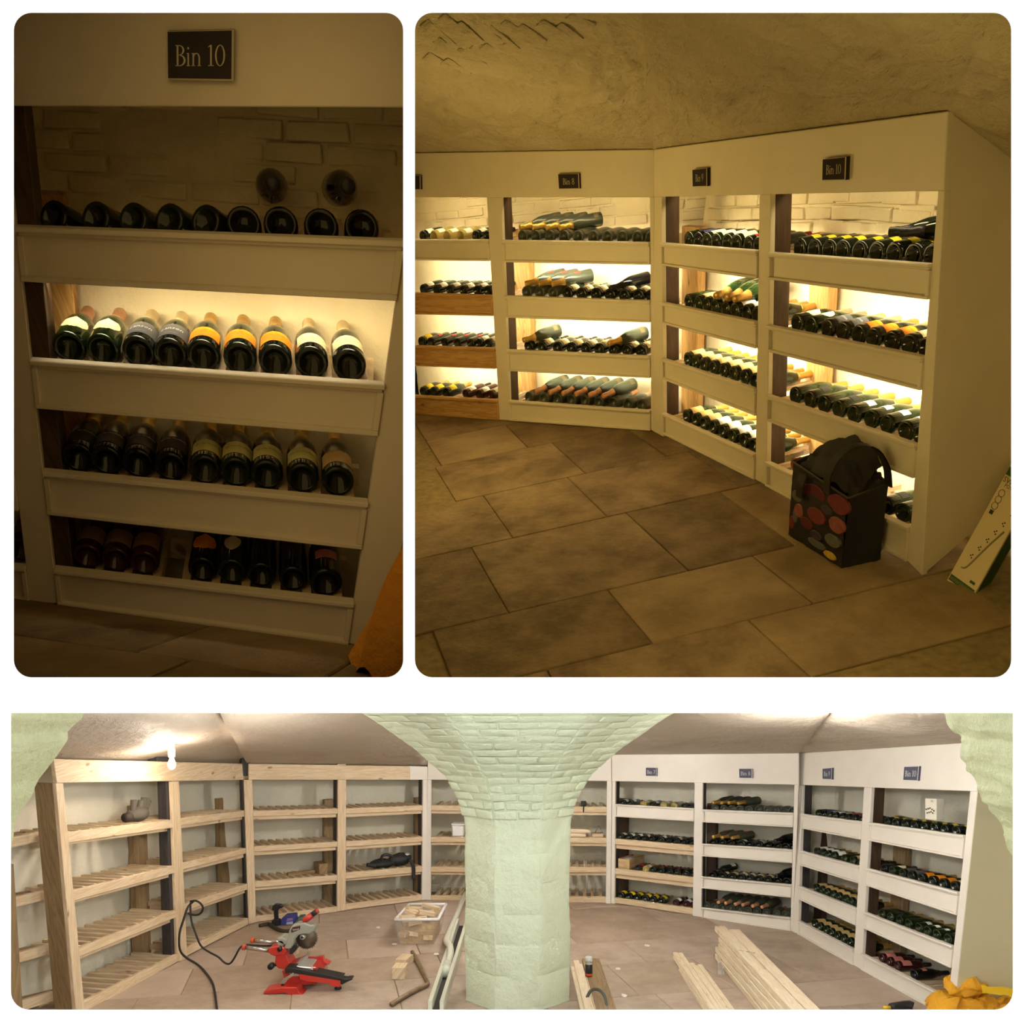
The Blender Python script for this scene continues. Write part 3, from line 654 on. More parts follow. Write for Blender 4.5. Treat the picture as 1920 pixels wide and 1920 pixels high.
# flagstone floor
ea = (on(1289, 935, FL2, UP2) - on(779, 1049, FL2, UP2)).normalized(); eb = UP2.cross(ea).normalized()
if eb.y < 0: eb = -eb
o2 = on(847, 1174, FL2, UP2)
flr2 = struct(meshobj('floor_cellar', [o2 - ea * 3 - eb * 2.2 - UP2 * .014, o2 + ea * 4.5 - eb * 2.2 - UP2 * .014, o2 + ea * 4.5 + eb * 7 - UP2 * .014, o2 - ea * 3 + eb * 7 - UP2 * .014], [(0, 1, 2, 3)], MORTAR))
def back_of_racks(p):
    d1 = (p - g[1]).dot(UA.nrm if UA.nrm.dot(NA) > 0 else -UA.nrm); d2 = (p - g[1]).dot(UB.nrm if UB.nrm.dot(NBv) > 0 else -UB.nrm)
    return max(d1, d2) > .5
cuts = []
s = -.0
edges_b = [0.0]
for x, y in ((779, 1049), (779, 960), (779, 883)): pass
hb = [(on(779, 1049, FL2, UP2) - o2).dot(eb), (on(779, 883, FL2, UP2) - o2).dot(eb), (on(1225, 1205, FL2, UP2) - o2).dot(eb)]
rowsb = [hb[2] - .62, hb[2], 0.0, hb[0], (hb[0] + hb[1]) / 2, hb[1], hb[1] + .8, hb[1] + 1.5, hb[1] + 2.3, hb[1] + 3.1, hb[1] + 3.9]
starts = {2: [(1165, 1082), (1251, 1060)], 3: [(1061, 981), (1165, 1082)], 1: [(1016, 1131), (874, 1241)]}
random.seed(21)
for j in range(len(rowsb) - 1):
    a0, a1 = rowsb[j], rowsb[j + 1]; s = -2.6 + random.uniform(0, .5)
    while s < 4.2:
        l = random.uniform(.6, 1.15)
        c = o2 + ea * (s + l / 2) + eb * ((a0 + a1) / 2) - UP2 * (.024 + random.uniform(0, .004))
        q = pj(c)
        if c.y > 1 and -200 < q[0] - 960 < 1300 and q[1] < 1500 and not back_of_racks(c):
            tilt = (UP2 + ea * random.uniform(-.004, .004) + eb * random.uniform(-.004, .004)).normalized()
            box('flagstone', c, (ea, eb, tilt), (l - .008, a1 - a0 - .008, .05), random.choice((SANDA, SANDB, SANDC)), flr2, .008, seg=2)
        s += l
# bottles in room 2
scA, scB = (1.3, 1.2, 1.26), (1.48, 1.22, 1.26)
def spread(x0, x1, n, g=1.0): return [x0 + (x1 - x0) * ((i / (n - 1)) ** g if n > 1 else 0) for i in range(n)]
fill(r7, 0, [785, 805, 830, 855, 884, 905], ['whitew', 'pale', 'pale', 'pale', 'whitew', 'whitew'], scA, .02)
fill(r7, 1, [786, 811, 836, 861, 886, 906], ['whitew'] * 6, scA, .02)
fill(r7, 2, [784, 800, 826, 850, 875, 890, 908], ['yellow_l', 'redtop', 'redtop', 'redtop', 'redtop', 'whitew', 'whitew'], scA, .02)
fill(r7, 3, [786, 805, 829, 866, 890, 912], ['yellow_l', 'yellow_l', 'yellow_l', 'rosew', 'rosew', 'rosew'], scA, .02)
fill(r8, 0, [972, 997, 1022, 1049, 1075, 1104, 1130, 1159, 1187, 1212], ['dusty'] * 10, scA, .02)
pile(r8, 0, [1006, 1030, 1056, 1082], ['dusty'] * 4, scA, .115, w=.34, yaw=-.75)
fill(r8, 1, [979, 1004, 1029, 1055, 1082, 1109, 1136, 1163, 1189, 1213], ['neckred', 'neckred', 'neckred', 'dustyd', 'dustyd', 'dustyd', 'dustyd', 'dustyd', 'dustyd', 'plain'], scA, .02)
pile(r8, 1, [1015, 1040, 1066], ['neckred'] * 3, scA, .115, w=.34, yaw=-.7)
pile(r8, 1, [1172], ['plain'], scA, .1, w=.34, yaw=-.5, group='single bottle atop the second shelf')
fill(r8, 2, [984, 1009, 1038, 1064, 1090, 1116, 1143, 1169, 1194], ['dustyd'] * 9, scA, .02)
pile(r8, 2, [1012, 1174], ['dusty', 'dusty'], scA, .11, w=.3, yaw=-.5)
fill(r8, 3, [985, 1013, 1038, 1064, 1089, 1116, 1142, 1171, 1196], ['dustyp'] * 9, scA, .02)
pile(r8, 3, [1022, 1048, 1072, 1098, 1124, 1148], ['dustyp'] * 6, scA, .115, w=.34, yaw=-.25)
fill(r9, 0, [1275, 1292, 1309, 1327, 1346, 1364, 1385, 1405, 1420], ['black_l', 'blue', 'white', 'white', 'white', 'white', 'redw', 'redw', 'redw'], scB, .02)
fill(r9, 1, [1277, 1294, 1310, 1326, 1346, 1363, 1384, 1403, 1416], ['greenp', 'tan', 'tan', 'white', 'white', 'white', 'white', 'white', 'white'], scB, .02)
pile(r9, 1, [1318, 1338, 1356], ['greenp', 'greenp', 'tan'], scB, .115, w=.4, yaw=.25)
fill(r9, 2, [1275, 1289, 1306, 1323, 1341, 1359, 1379, 1400, 1415], ['tan'] * 9, scB, .02)
fill(r9, 3, [1275, 1291, 1306, 1322, 1340, 1359, 1379, 1399, 1415], ['tan', 'tan', 'tan', 'white', 'white', 'white', 'white', 'white', 'white'], scB, .02)
fill(r10, 0, [1480, 1507, 1533, 1560, 1590, 1623, 1653, 1690, 1724], ['yellow'] * 9, scB, .022, seg=20)
pile(r10, 0, [1712, 1735], ['yellow', 'plain'], (1.2, 1.2, 1.2), .12, w=.3, yaw=-1.1, seg=20)
fill(r10, 1, [1478, 1502, 1533, 1560, 1590, 1619, 1653, 1685, 1718], ['cream_oval', 'cream_oval', 'grey', 'grey', 'orange', 'orange', 'orange', 'cream', 'cream'], scB, .022, seg=20)
fill(r10, 2, [1475, 1500, 1526, 1554, 1583, 1613, 1643, 1679, 1709], ['greenp', 'black_l', 'greenp', 'black_l', 'whites', 'whites', 'whites', 'whites', 'whites'], scB, .022, seg=20)
fill(r10, 3, [1475, 1500, 1644, 1672, 1700], ['rose', 'rose', 'black_l', 'black_l', 'black_l'], scB, .022, seg=20)
# signs
SL2 = mat('slate_plate_warm', srgb(48, 40, 38), .95)
bin_sign(UA, ((754, 328.5), (793, 328), (793.5, 354.5), (754.5, 355)), 'Bin 7', 'dark Bin 7 sign cut off at the left, lamp-lit cellar', SL2, INKS, RIM)
bin_sign(UA, ((1051, 325.5), (1090, 324.5), (1091, 352.8), (1052.5, 353.5)), 'Bin 8', 'dark Bin 8 sign in the middle of the left header, lamp-lit cellar', SL2, INKS, RIM)
bin_sign(UB, ((1306, 317), (1334, 313.5), (1334, 348), (1306.5, 349)), 'Bin 9', 'narrow dark Bin 9 sign right of the corner, lamp-lit cellar', SL2, INKS, RIM)
bin_sign(UB, ((1552, 297), (1597, 292), (1595, 336), (1551, 337)), 'Bin 10', 'dark Bin 10 sign nearest the end panel, lamp-lit cellar', SL2, INKS, RIM)
# strip lights under the fascia boards, and two added warm fill lights
for b, pw in ((r7, (.6, .5, 2.4, 2.6, 2.6)), (r8, (.6, .5, 4.6, 4.6, 3.4)), (r9, (.7, .8, 5.0, 5.0, 4.2)), (r10, (.6, .5, 3.8, 4.4, 3.4))):
    ys = [(b.rows[0][0] - (b.rows[0][0] - 370), 370)] if False else None
    for k in range(1, 4):
        a, c = b.L(b.rows[k - 1][1]), b.R(b.rows[k - 1][3])
        lamp('AREA', (a + c) / 2 + b.n * .08 - UP2 * .012, pw[k + 1] * 2.5, (1, .9, .6), (c - a).length * .9, .02, b.n * 1.0 - UP2 * .45, (c - a), 120)
    a, c = b.TL, b.TR
    lamp('AREA', (a + c) / 2 + b.n * .08 - UP2 * .012, pw[0] * 6, (1, .8, .42), (c - a).length * .9, .02, b.n * .8 - UP2, (c - a))
lamp('POINT', px(1400, 900, 3.1), 27, (1, .73, .25), .25)  # added fill without a fixture, lifts floor, ceiling and end panel
lamp('POINT', px(830, 600, 6.0), 33, (1, .74, .26), .3)  # added fill without a fixture, lifts the left-hand racks

ROOM2 = set(bpy.data.objects) - ROOM1
# ================================================================ ROOM 3: cellar being fitted out (lower view)
Z = Vector((0, 0, 1)); FZ = -2.556; FP = Vector((0, 0, FZ))
def fl3(x, y, h=0.0):
    p = on(x, y, FP, Z); p.z += h; return p
shell('workshop', -150, 1328, 2080, 2150, 15.0, mat('grey_plaster', srgb(206, 202, 196), .85), ())
PST = [((150, 1900), (111, 1468)), ((340, 1802), (325, 1465)), ((472, 1732), (464, 1462)), ((640, 1709), (640, 1462)), ((802, 1687), (801, 1462)), ((1150, 1694), (1147, 1464)), ((1310, 1718), (1313, 1467)), ((1485, 1745), (1494, 1471)), ((1607, 1812), (1625, 1477)), ((1788, 1912), (1833, 1483))]
pf = [fl3(*a) for a, b in PST]; pt = [px(b[0], b[1], f.y) for (a, b), f in zip(PST, pf)]
def unit3(i, j):
    d = pf[j] - pf[i]; return Unit(pf[i], pf[j], pt[i], pt[j], Vector((-d.y, d.x, 0)), Z)
UH, UF, UE, UD, UC = unit3(0, 2), unit3(2, 4), unit3(4, 5), unit3(5, 7), unit3(7, 9)
w3 = 'lower view'
def bay3(u, L, R, rows, label, where): return Bay(u, L, R, rows, 'wine_rack', label, where)
H1 = bay3(UH, ((118, 1468), (159, 1898)), ((321, 1465), (333, 1803)), [(1560, 1580, 1537, 1552), (1669.6, 1689, 1623, 1637), (1777, 1794, 1706.6, 1720), (1878, 1899, 1789, 1803)], 'bare pine rack nearest left with empty slatted shelves', 'left pine rack')
G1 = bay3(UH, ((335, 1465), (351, 1800)), ((457, 1462), (466, 1733)), [(1534, 1548, 1519, 1531), (1617, 1631, 1590, 1600), (1695, 1709, 1656.6, 1668), (1777.5, 1792, 1721, 1733)], 'bare pine rack with a cable coiled over its third shelf', 'second pine rack')
F1 = bay3(UF, ((473, 1462), (480, 1730)), ((633.5, 1462), (632, 1709)), [(1520, 1531, 1516, 1526), (1587, 1597, 1578, 1588), (1653, 1664, 1640.6, 1651), (1718, 1729, 1700, 1710)], 'bare pine rack behind the mitre saw', 'third pine rack')
F2 = bay3(UF, ((649, 1462), (648, 1707)), ((793, 1462), (791, 1688)), [(1516, 1526, 1510, 1520), (1577.5, 1588, 1568.6, 1578), (1636, 1648, 1624, 1635), (1695, 1706, 1677.5, 1688)], 'bare pine rack holding the black gloves', 'fourth pine rack')
E1 = bay3(UE, ((808.6, 1462), (807.5, 1688)), ((1138, 1464), (1136, 1695)), [(1510, 1520, 1513, 1523), (1569, 1579, 1571, 1581), (1625, 1635, 1626, 1636), (1679, 1688, 1681.6, 1693)], 'wide pine rack half hidden by the green pillar', 'rack behind the pillar')
D7 = bay3(UD, ((1154, 1464), (1152.5, 1696)), ((1302.5, 1466), (1299, 1717)), [(1508, 1531, 1516, 1540), (1572.5, 1583, 1585, 1596), (1628, 1639, 1645, 1656), (1683, 1693, 1703, 1715)], 'rack Bin 7 with a white top board and bare pine rails below', 'Bin Seven ' + w3)
D8 = bay3(UD, ((1318, 1467), (1315, 1721)), ((1489.7, 1471), (1482, 1745)), [(1518, 1541.5, 1524.7, 1551), (1582, 1605, 1593, 1618), (1643.7, 1665, 1658.7, 1683), (1701.5, 1721, 1720.6, 1745)], 'white painted rack Bin 8 full of bottles in the lower view', 'Bin Eight ' + w3)
C9 = bay3(UC, ((1505, 1472), (1497, 1751)), ((1620.6, 1476), (1600.5, 1811)), [(1526, 1553, 1541, 1574), (1595, 1622, 1624, 1656), (1661, 1686, 1703, 1735), (1725.6, 1751, 1780.5, 1811)], 'white painted rack Bin 9 past the corner in the lower view', 'Bin Nine ' + w3)
C10 = bay3(UC, ((1635, 1477), (1616, 1818)), ((1820, 1483), (1775, 1907)), [(1542.6, 1576, 1567, 1610), (1628, 1660, 1673.6, 1716), (1710, 1740, 1775, 1815), (1788, 1818, 1871, 1907)], 'white painted rack Bin 10 nearest right in the lower view', 'Bin Ten ' + w3)
for b in (H1, G1, F1, F2, E1):
    for k in range(4):
        rail(b, k, PINE); rack(b, k, 11 if b is not E1 else 22, PINE, drop=-.004, w0=.03, w1=.47, sw=.042, sh=.045, back=True, inset=.03)
fascia(D7, 0, PAINTW)
for k in (1, 2, 3): rail(D7, k, PINE)
for b in (D8, C9, C10):
    for k in range(4): fascia(b, k, PAINTW)
for b in (D7, D8, C9, C10):
    for k in range(4): rack(b, k, 11, PINE, drop=.03, w0=.03, w1=.43, sw=.028, sh=.03)
stile(UH, ((104, 1468), (142, 1901)), ((118, 1468), (159, 1898)), PINE, OLDPINE, 'rack_post', 'pine post at the far left with a deep ochre side board', core=(0.0, .7), core_w=(.03, .2))
stile(UH, ((321, 1465), (333, 1803)), ((335, 1465), (351, 1800)), PINE, TIMBK, 'rack_post', 'pine post under the bare bulb with dark timber behind', core=(-.3, .6), core_w=(.03, .13))
stile(UF, ((457, 1462), (466, 1733)), ((473, 1462), (480, 1730)), PINE, TIMBK, 'rack_post', 'pine post at the corner left of the drill', core=(-.2, .8), core_w=(.03, .13))
stile(UF, ((633.5, 1462), (632, 1709)), ((649, 1462), (648, 1707)), PINE, TIMBK, 'rack_post', 'pine post right of the mitre saw with black timber behind', core=(-.1, .8), core_w=(.03, .13))
stile(UF, ((793, 1462), (791, 1688)), ((801, 1462), (799.5, 1687)), PAINTW, TIMBK, 'rack_post', 'left half of the white post beside the pillar', core=(-.1, .8), core_w=(.03, .12))
stile(UE, ((801, 1462), (799.5, 1687)), ((808.6, 1462), (807.5, 1688)), PAINTW, None, 'rack_post', 'right half of the white post beside the pillar')
stile(UE, ((1138, 1464), (1136, 1695)), ((1147, 1464), (1145, 1695)), PAINTW, None, 'rack_post', 'narrow white post right of the pillar')
stile(UD, ((1147, 1464), (1145, 1695)), ((1154, 1464), (1152.5, 1696)), PAINTW, TIMBK, 'rack_post', 'white post left of the wooden crate shelf', core=(.2, .95), core_w=(.03, .12))
stile(UD, ((1302.5, 1466), (1299, 1717)), ((1318, 1467), (1315, 1721)), PAINTW, TIMBK, 'rack_post', 'white post ending the pine rails of the lower view', core=(.2, .95), core_w=(.03, .12))
stile(UD, ((1489.7, 1471), (1482, 1745)), ((1498, 1471), (1486, 1747)), PAINTW, None, 'rack_post', 'white post left of the inner corner in the lower view')
stile(UC, ((1498, 1471), (1486, 1747)), ((1505, 1472), (1497, 1751)), PAINTW, TIMBK, 'rack_post', 'white post right of the inner corner in the lower view', core=(.2, .95), core_w=(.03, .12))
stile(UC, ((1620.6, 1476), (1600.5, 1811)), ((1635, 1477), (1616, 1818)), PAINTW, TIMBER, 'rack_post', 'white post between the two nearest right racks, lower view', core=(.25, .97), core_w=(.03, .14))
stile(UC, ((1820, 1483), (1775, 1907)), ((1833, 1483), (1788, 1914)), PAINTW, None, 'rack_post', 'white end post beside the yellow sacks')
header(UH, ((99, 1423), (466, 1432), (466, 1462), (105, 1468)), PINE, 'bare pine header board lit by the hanging bulb')
header(UF, ((466, 1432), (768, 1436.5), (768, 1462), (466, 1462)), PINE, 'bare pine header board above the empty racks')
header(UF, ((768, 1436.5), (802, 1437), (802, 1462), (768, 1462)), PAINTW, 'short white painted end of the pine header')
header(UE, ((802, 1415), (1146, 1415), (1146, 1464.5), (802, 1462)), PAINTW, 'white header board passing behind the green pillar')
header(UD, ((1146, 1415), (1498, 1412), (1498, 1471.5), (1146, 1464.5)), PAINTW, 'white header board with Bin 7 and Bin 8 signs, lower view')
header(UC, ((1498, 1412), (1842, 1391), (1833.5, 1484), (1498, 1471.5)), PAINTW, 'white header board reaching the right arch')
# timber tops standing above the pine headers
for (x0, x1, yt, u, m, lb) in ((294, 320, 1396, UH, TIMBK, 'dark timber post top rising behind the bare bulb'), (453, 469, 1404, UF, TIMBK, 'dark timber post top above the corner header'), (633, 649, 1413, UF, PINE, 'pine post top above the header'), (791, 801, 1417, UF, TIMBK, 'dark timber post top beside the white header')):
    yb = 1437
    tag(hexa('post_top', [u.P(x0, yt, .035), u.P(x1, yt, .035), u.P(x1, yb + 18, .035), u.P(x0, yb + 18, .035)], u.n * 0, u.n * .1, m, None, .003), lb, 'post', 'timber tops above the header')
for b, x0, x1, y, m in ((H1, 252, 277, 1580, OLDPINE), (G1, 414, 434, 1560, OLDPINE), (F1, 608, 626, 1545, OLDPINE), (F2, 779, 790, 1535, OLDPINE), (D7, 1157, 1175, 1545, TIMBER), (D8, 1325, 1343, 1560, TIMBER), (C9, 1525, 1543, 1575, TIMBER), (C10, 1674, 1697, 1600, OLDPINE)):
    back_post(b, x0, x1, y, m, w=.42, t=.07)
LIME3 = mat('limewash_lit', srgb(214, 208, 188), .85, var=(3, srgb(198, 192, 170), .7), bump=(18, .45, .02))  # limewash of the lower room, in a greyer base tone
for i, (bl, br) in enumerate(((H1, G1), (F1, F2), (E1, E1), (D7, D8), (C9, C10))):
    bay_wall('wall_back_workshop_%d' % (i + 1), bl, br, .52, LIME3, ext=.5, low=.05, high=.5)
# far left neighbour: a bit of the next rack seen past the post
nb = empty('wine_rack', UH.P(60, 1890, .3), 'corner of a further pine rack behind the far left post', 'wine rack', 'built-in wine racks')
for (y0, y1) in ((1574, 1553), (1688, 1665), (1795, 1768), (1888, 1858)):
    q = [UH.P(2, y0, .26), UH.P(100, y1, .26)]
    hexa('front_rail', [q[0], q[1], q[1] - Z * .085, q[0] - Z * .085], UH.n * 0, UH.n * .04, PINE, nb, .003)
    q = [UH.P(2, y0 - 8, .42), UH.P(110, y1 - 4, .42)]
    hexa('back_rail', [q[0], q[1], q[1] - Z * .09, q[0] - Z * .09], UH.n * 0, UH.n * .04, OLDPINE, nb, .003)
hexa('upright', [UH.P(14, 1620, .2), UH.P(26, 1620, .2), UH.P(44, 1905, .2), UH.P(20, 1905, .2)], UH.n * 0, UH.n * .05, OLDPINE, nb, .003)
# end panel at the right of the racks
e3, e4 = UC.P(1833.5, 1484), UC.P(1788, 1914)
pn3 = (e4 - e3).cross(UC.n).normalized(); EPX = [(1843, 1391), (2020, 1360), (2020, 1905), (1788, 1914)]
tag(prism('end_panel', [on(x, y, e3, pn3) for x, y in EPX], pn3 * 0, pn3 * (.025 if pn3.y > 0 else -.025), mat('pale_panel', srgb(222, 214, 176), .6)), 'pale cream green end panel behind the yellow sacks', 'panel')
# floor of flagstones
flr3 = struct(meshobj('floor_workshop', [(-6, 3, FZ - .012), (6, 3, FZ - .012), (6, 13, FZ - .012), (-6, 13, FZ - .012)], [(0, 1, 2, 3)], MORTAR))
S3 = [mat('flag_pale_%d' % i, srgb(*c), .62, var=(2.4, srgb(*d), .85, 9), bump=(22, .3, .015)) for i, (c, d) in enumerate((((186, 168, 150), (160, 140, 122)), ((180, 160, 142), (194, 176, 158)), ((178, 158, 138), (156, 136, 116))))]
random.seed(5)
ca, sa = math.cos(.22), math.sin(.22); fa, fbv = Vector((ca, sa, 0)), Vector((-sa, ca, 0))
r = -1.0
while r < 11.5:
    hgt = random.uniform(.6, .95); s = -6.5 + random.uniform(0, .6)
    while s < 6.5:
        l = random.uniform(.7, 1.35); c = Vector((0, 3.4, FZ - .025)) + fa * (s + l / 2) + fbv * (r + hgt / 2)
        if 5.6 < c.y < 11.6 and abs(c.x) < 4.6:
            box('flagstone', c + Z * random.uniform(-.003, .0), (fa, fbv, Z), (l - .006, hgt - .006, .05), random.choice(S3), flr3, .007, seg=2)
        s += l
    r += hgt
# vaulted ceiling above the racks
CV = [(-80, 1426, UH, .3), (466, 1437, UH, .3), (466, 1437, UF, .3), (802, 1440, UF, .25), (802, 1416, UE, .03), (1146, 1416, UE, .03), (1146, 1416, UD, .03), (1498, 1413, UD, .03), (1498, 1413, UC, .03), (1842, 1392, UC, .03), (2060, 1375, UC, .03)]
def vault3(u, v):
    k = u * (len(CV) - 1); i = min(int(k), len(CV) - 2); s = k - i; a, b = CV[i], CV[i + 1]
    P, Q = a[2].P(a[0], a[1], a[3]), b[2].P(b[0], b[1], b[3]); p = P.lerp(Q, s); x, y = pj(p)
    X = x + (x - 960) * .12 * v; Y = y + (1326 - y) * v; d = p.y * (1 - .3 * math.sin(v * math.pi / 2))
    q = px(X, Y, d); kk = min(1, v * 6)
    return q + Vector((0, -.3, .6)) * (kk * (.035 * fb(q, 1.4) + .01 * fb(q, 8)))
struct(grid('ceiling_vault_workshop', vault3, 200, 50, mat('vault_plaster_lit', srgb(194, 182, 166), .62, var=(2.4, srgb(174, 160, 142), .6), bump=(13, .6, .04))))  # vault plaster of the lower room, a less yellow base tone
# ---------------------------------------------------------------- octagonal pillar flaring into the vault
DC, PXC = 7.55, 970
PR = [(1960, 98), (1720, 98), (1600, 98), (1568, 98.5), (1545, 100), (1530, 102), (1502, 109), (1479, 121), (1456, 135), (1427, 166), (1403, 195), (1387, 218), (1361, 254), (1341, 284), (1325, 312)]
def prow(y, hw):
    a = hw * DC / (1600 + .414 * hw); return a, -(y - CY) / F * (DC - .414 * a)
PA_ = [prow(*p) for p in PR]
PA_[0] = (PA_[0][0], FZ)
cum = [0]
for (a, z), (a2, z2) in zip(PA_[:-1], PA_[1:]): cum.append(cum[-1] + math.hypot(a2 - a, z2 - z))
def pat(L):
    for i in range(len(cum) - 1):
        if L <= cum[i + 1] or i == len(cum) - 2:
            t_ = (L - cum[i]) / (cum[i + 1] - cum[i]); return PA_[i][0] + (PA_[i + 1][0] - PA_[i][0]) * t_, PA_[i][1] + (PA_[i + 1][1] - PA_[i][1]) * t_
PC = Vector(((PXC - CX) / F * DC, DC, 0))
def psurf(k, s, L, off=0.0):
    """facet k (0 faces the viewer), s in -1..1 across it, arc length L up the profile"""
    a, z = pat(L); an = math.radians(-90 + 45 * k); nx, ny = math.cos(an), math.sin(an); tx, ty = -ny, nx
    return PC + Vector((nx * (a + off) + tx * s * a * .4142, ny * (a + off) + ty * s * a * .4142, z + off * .3))
def pil(u, v):
    q = u * 8; k = min(int(q), 7); s = (q - k) * 2 - 1; p = psurf(k, s, v * cum[-1])
    w = .014 * fb(p, 3.2) + .006 * fb(p, 11); d = Vector((p.x - PC.x, p.y - PC.y, 0)).normalized()
    return p + d * w
pill = empty('pillar', (PC.x, PC.y, FZ), 'pale green octagonal brick pillar flaring up into the vault', 'pillar')
grid('pillar_shaft', pil, 96, 110, PGREEN, pill, smooth=True)
random.seed(11)
L = cum[5]; row = 0
while L < cum[-1] - .02:
    bh = random.uniform(.075, .095)
    for k in (0, 1, 7):
        a, z = pat(L); wd = 2 * a * .4142; n_ = max(2, int(wd / .27)); o = .5 / n_ if row % 2 else 0
        for i in range(n_ + (1 if o else 0)):
            s0 = max(-1, -1 + 2 * (i / n_ - o)); s1 = min(1, -1 + 2 * ((i + 1) / n_ - o)); g_ = .012 / wd
            if s1 - s0 < .12: continue
            of = .012 + random.uniform(0, .014); j = lambda: random.uniform(-.02, .02); y_ = lambda: random.uniform(-.008, .008)
            c0 = [(s0 + g_ + j() * .4, L + bh - .008 + y_()), (s1 - g_ + j() * .4, L + bh - .008 + y_()), (s1 - g_, L + .005 + y_()), (s0 + g_, L + .005 + y_())]
            cl = lambda t_: max(0, min(cum[-1] - .001, t_))
            meshobj('brick', [psurf(k, s, cl(l), of) for s, l in c0] + [psurf(k, s, cl(l), -.02) for s, l in c0], HF, PGREEN, pill, bevel=.009, seg=2, smooth=True)
    L += bh; row += 1
# course joints on the plain shaft: large blocks
for k in (0, 1, 7):
    for i in range(7):
        l0 = .04 + i * .255 ; l1 = l0 + .247
        if l1 > cum[4]: break
        meshobj('stone_block', [psurf(k, s, l, -.002 + (i * 7 + k * 3) % 4 * .0015) for s, l in ((-.985, l1), (.985, l1), (.985, l0), (-.985, l0))] + [psurf(k, s, l, -.02) for s, l in ((-.985, l1), (.985, l1), (.985, l0), (-.985, l0))], HF, PGREEN, pill, bevel=.006, seg=2, smooth=True)
# ---------------------------------------------------------------- rough arches at either side, nearer the viewer
def arch(nm, pts, sgn, label):
    P = [px(x, y, 5.4) for x, y in pts]
    cl = [0]
    for a, b in zip(P[:-1], P[1:]): cl.append(cl[-1] + (b - a).length)
    def cur(t_):
        l = t_ * cl[-1]
        for i in range(len(cl) - 1):
            if l <= cl[i + 1] or i == len(cl) - 2: return P[i].lerp(P[i + 1], (l - cl[i]) / (cl[i + 1] - cl[i]))
    def fn(u, v):
        p = cur(u).copy()
        if v < .35: p.y -= 1.0 * v / .35; p.x += sgn * .04 * v / .35
        else:
            w = (v - .35) / .65; p.y -= 1.0; p.x += sgn * (.04 + w * .75); p.z += .25 * w
        return p + Vector((1, -.6, .7)) * (.022 * fb(p, 4.5) + .014 * fb(p, 13))
    return struct(tag(grid(nm, fn, 90, 40, mat('rough_green_plaster', srgb(200, 206, 166), .5, var=(4, srgb(182, 190, 146), .6), bump=(16, .8, .04))), label))
arch('trim_1', [(165, 1326), (154, 1347), (137, 1361), (127, 1372), (128, 1387), (113, 1407), (96, 1431), (75, 1459), (67, 1478), (51, 1505), (36, 1524), (29, 1545), (22, 1580), (10, 1640)], -1, 'rough pale green arch edge at the left')
arch('trim_2', [(1760, 1322), (1767, 1337), (1780, 1366), (1799, 1383), (1807, 1413), (1818, 1432), (1833, 1467), (1846, 1499), (1863, 1524), (1882, 1546), (1880, 1569), (1887, 1593), (1894, 1618), (1915, 1680)], 1, 'rough pale green arch edge at the right')
# ---------------------------------------------------------------- signs and bottles
SL3 = mat('slate_plate_blue', srgb(84, 84, 100), .8); INK3 = mat('sign_letter_white', srgb(225, 225, 225), .5); RIM3 = mat('sign_edge_white', srgb(225, 222, 220), .4)
bin_sign(UD, ((1213, 1439), (1233, 1439.5), (1233, 1455), (1213, 1455)), 'Bin 7', 'small blue grey Bin 7 sign next to the pillar flare', SL3, INK3, RIM3)
bin_sign(UD, ((1387.5, 1441), (1412, 1441), (1412, 1459), (1388, 1458.5)), 'Bin 8', 'small blue grey Bin 8 sign left of the corner, lower view', SL3, INK3, RIM3)
bin_sign(UC, ((1547, 1441), (1565, 1439.5), (1564.5, 1461.5), (1547, 1461)), 'Bin 9', 'narrow blue grey Bin 9 sign just past the corner, lower view', SL3, INK3, RIM3)
bin_sign(UC, ((1701, 1437.5), (1729, 1436.5), (1726.5, 1464), (1699, 1463)), 'Bin 10', 'large blue grey Bin 10 sign above the small bulb carton', SL3, INK3, RIM3)
sD, sC = (1.2, 1.12, 1.12), (1.3, 1.12, 1.12)
K = dict(seg=12, simple=True)
fill(D7, 0, [1163, 1178, 1202, 1220, 1240, 1260, 1280, 1290, 1298], ['whitew', 'whitew', 'pale', 'whitew', 'pale', 'pale', 'whitew', 'plainw', 'plainw'], sD, .012, **K)
fill(D7, 1, [1160, 1175, 1190, 1205, 1218, 1235, 1250, 1265, 1280, 1295], ['whitew'] * 4 + ['plainw', 'whitew'] * 3, sD, .02, **K)
fill(D7, 2, [1192, 1207, 1220, 1236, 1252, 1267, 1282, 1295], ['redw', 'pale', 'redtop', 'redtop', 'redtop', 'redtop', 'redtop', 'redtop'], sD, .02, **K)
fill(D7, 3, [1160, 1175, 1190, 1206, 1220, 1235, 1263, 1282, 1295], ['yellow_l'] * 6 + ['rosew'] * 3, sD, .02, **K)
fill(D8, 0, [1337, 1354, 1369, 1384, 1401, 1419, 1436, 1451, 1468, 1483], ['dusty'] * 10, sD, .014, **K)
pile(D8, 0, [1356, 1372, 1388, 1405], ['dusty'] * 4, sD, .1, w=.32, yaw=-.45, seg=12)
fill(D8, 1, [1334, 1351, 1367, 1386, 1402, 1419, 1436, 1455, 1470, 1482], ['plain', 'plain', 'plain', 'dustyd', 'plain', 'dustyd', 'plain', 'plain', 'plain', 'plain'], sD, .014, **K)
pile(D8, 1, [1356, 1374, 1393, 1474], ['neckred', 'neckred', 'neckred', 'plain'], sD, .1, w=.32, yaw=-.45, seg=12)
fill(D8, 2, [1333, 1352, 1369, 1386, 1402, 1419, 1436, 1455, 1472], ['plain', 'dustyd', 'dustyd', 'dustyd', 'dustyd', 'dustyd', 'dustyd', 'plain', 'plain'], sD, .014, **K)
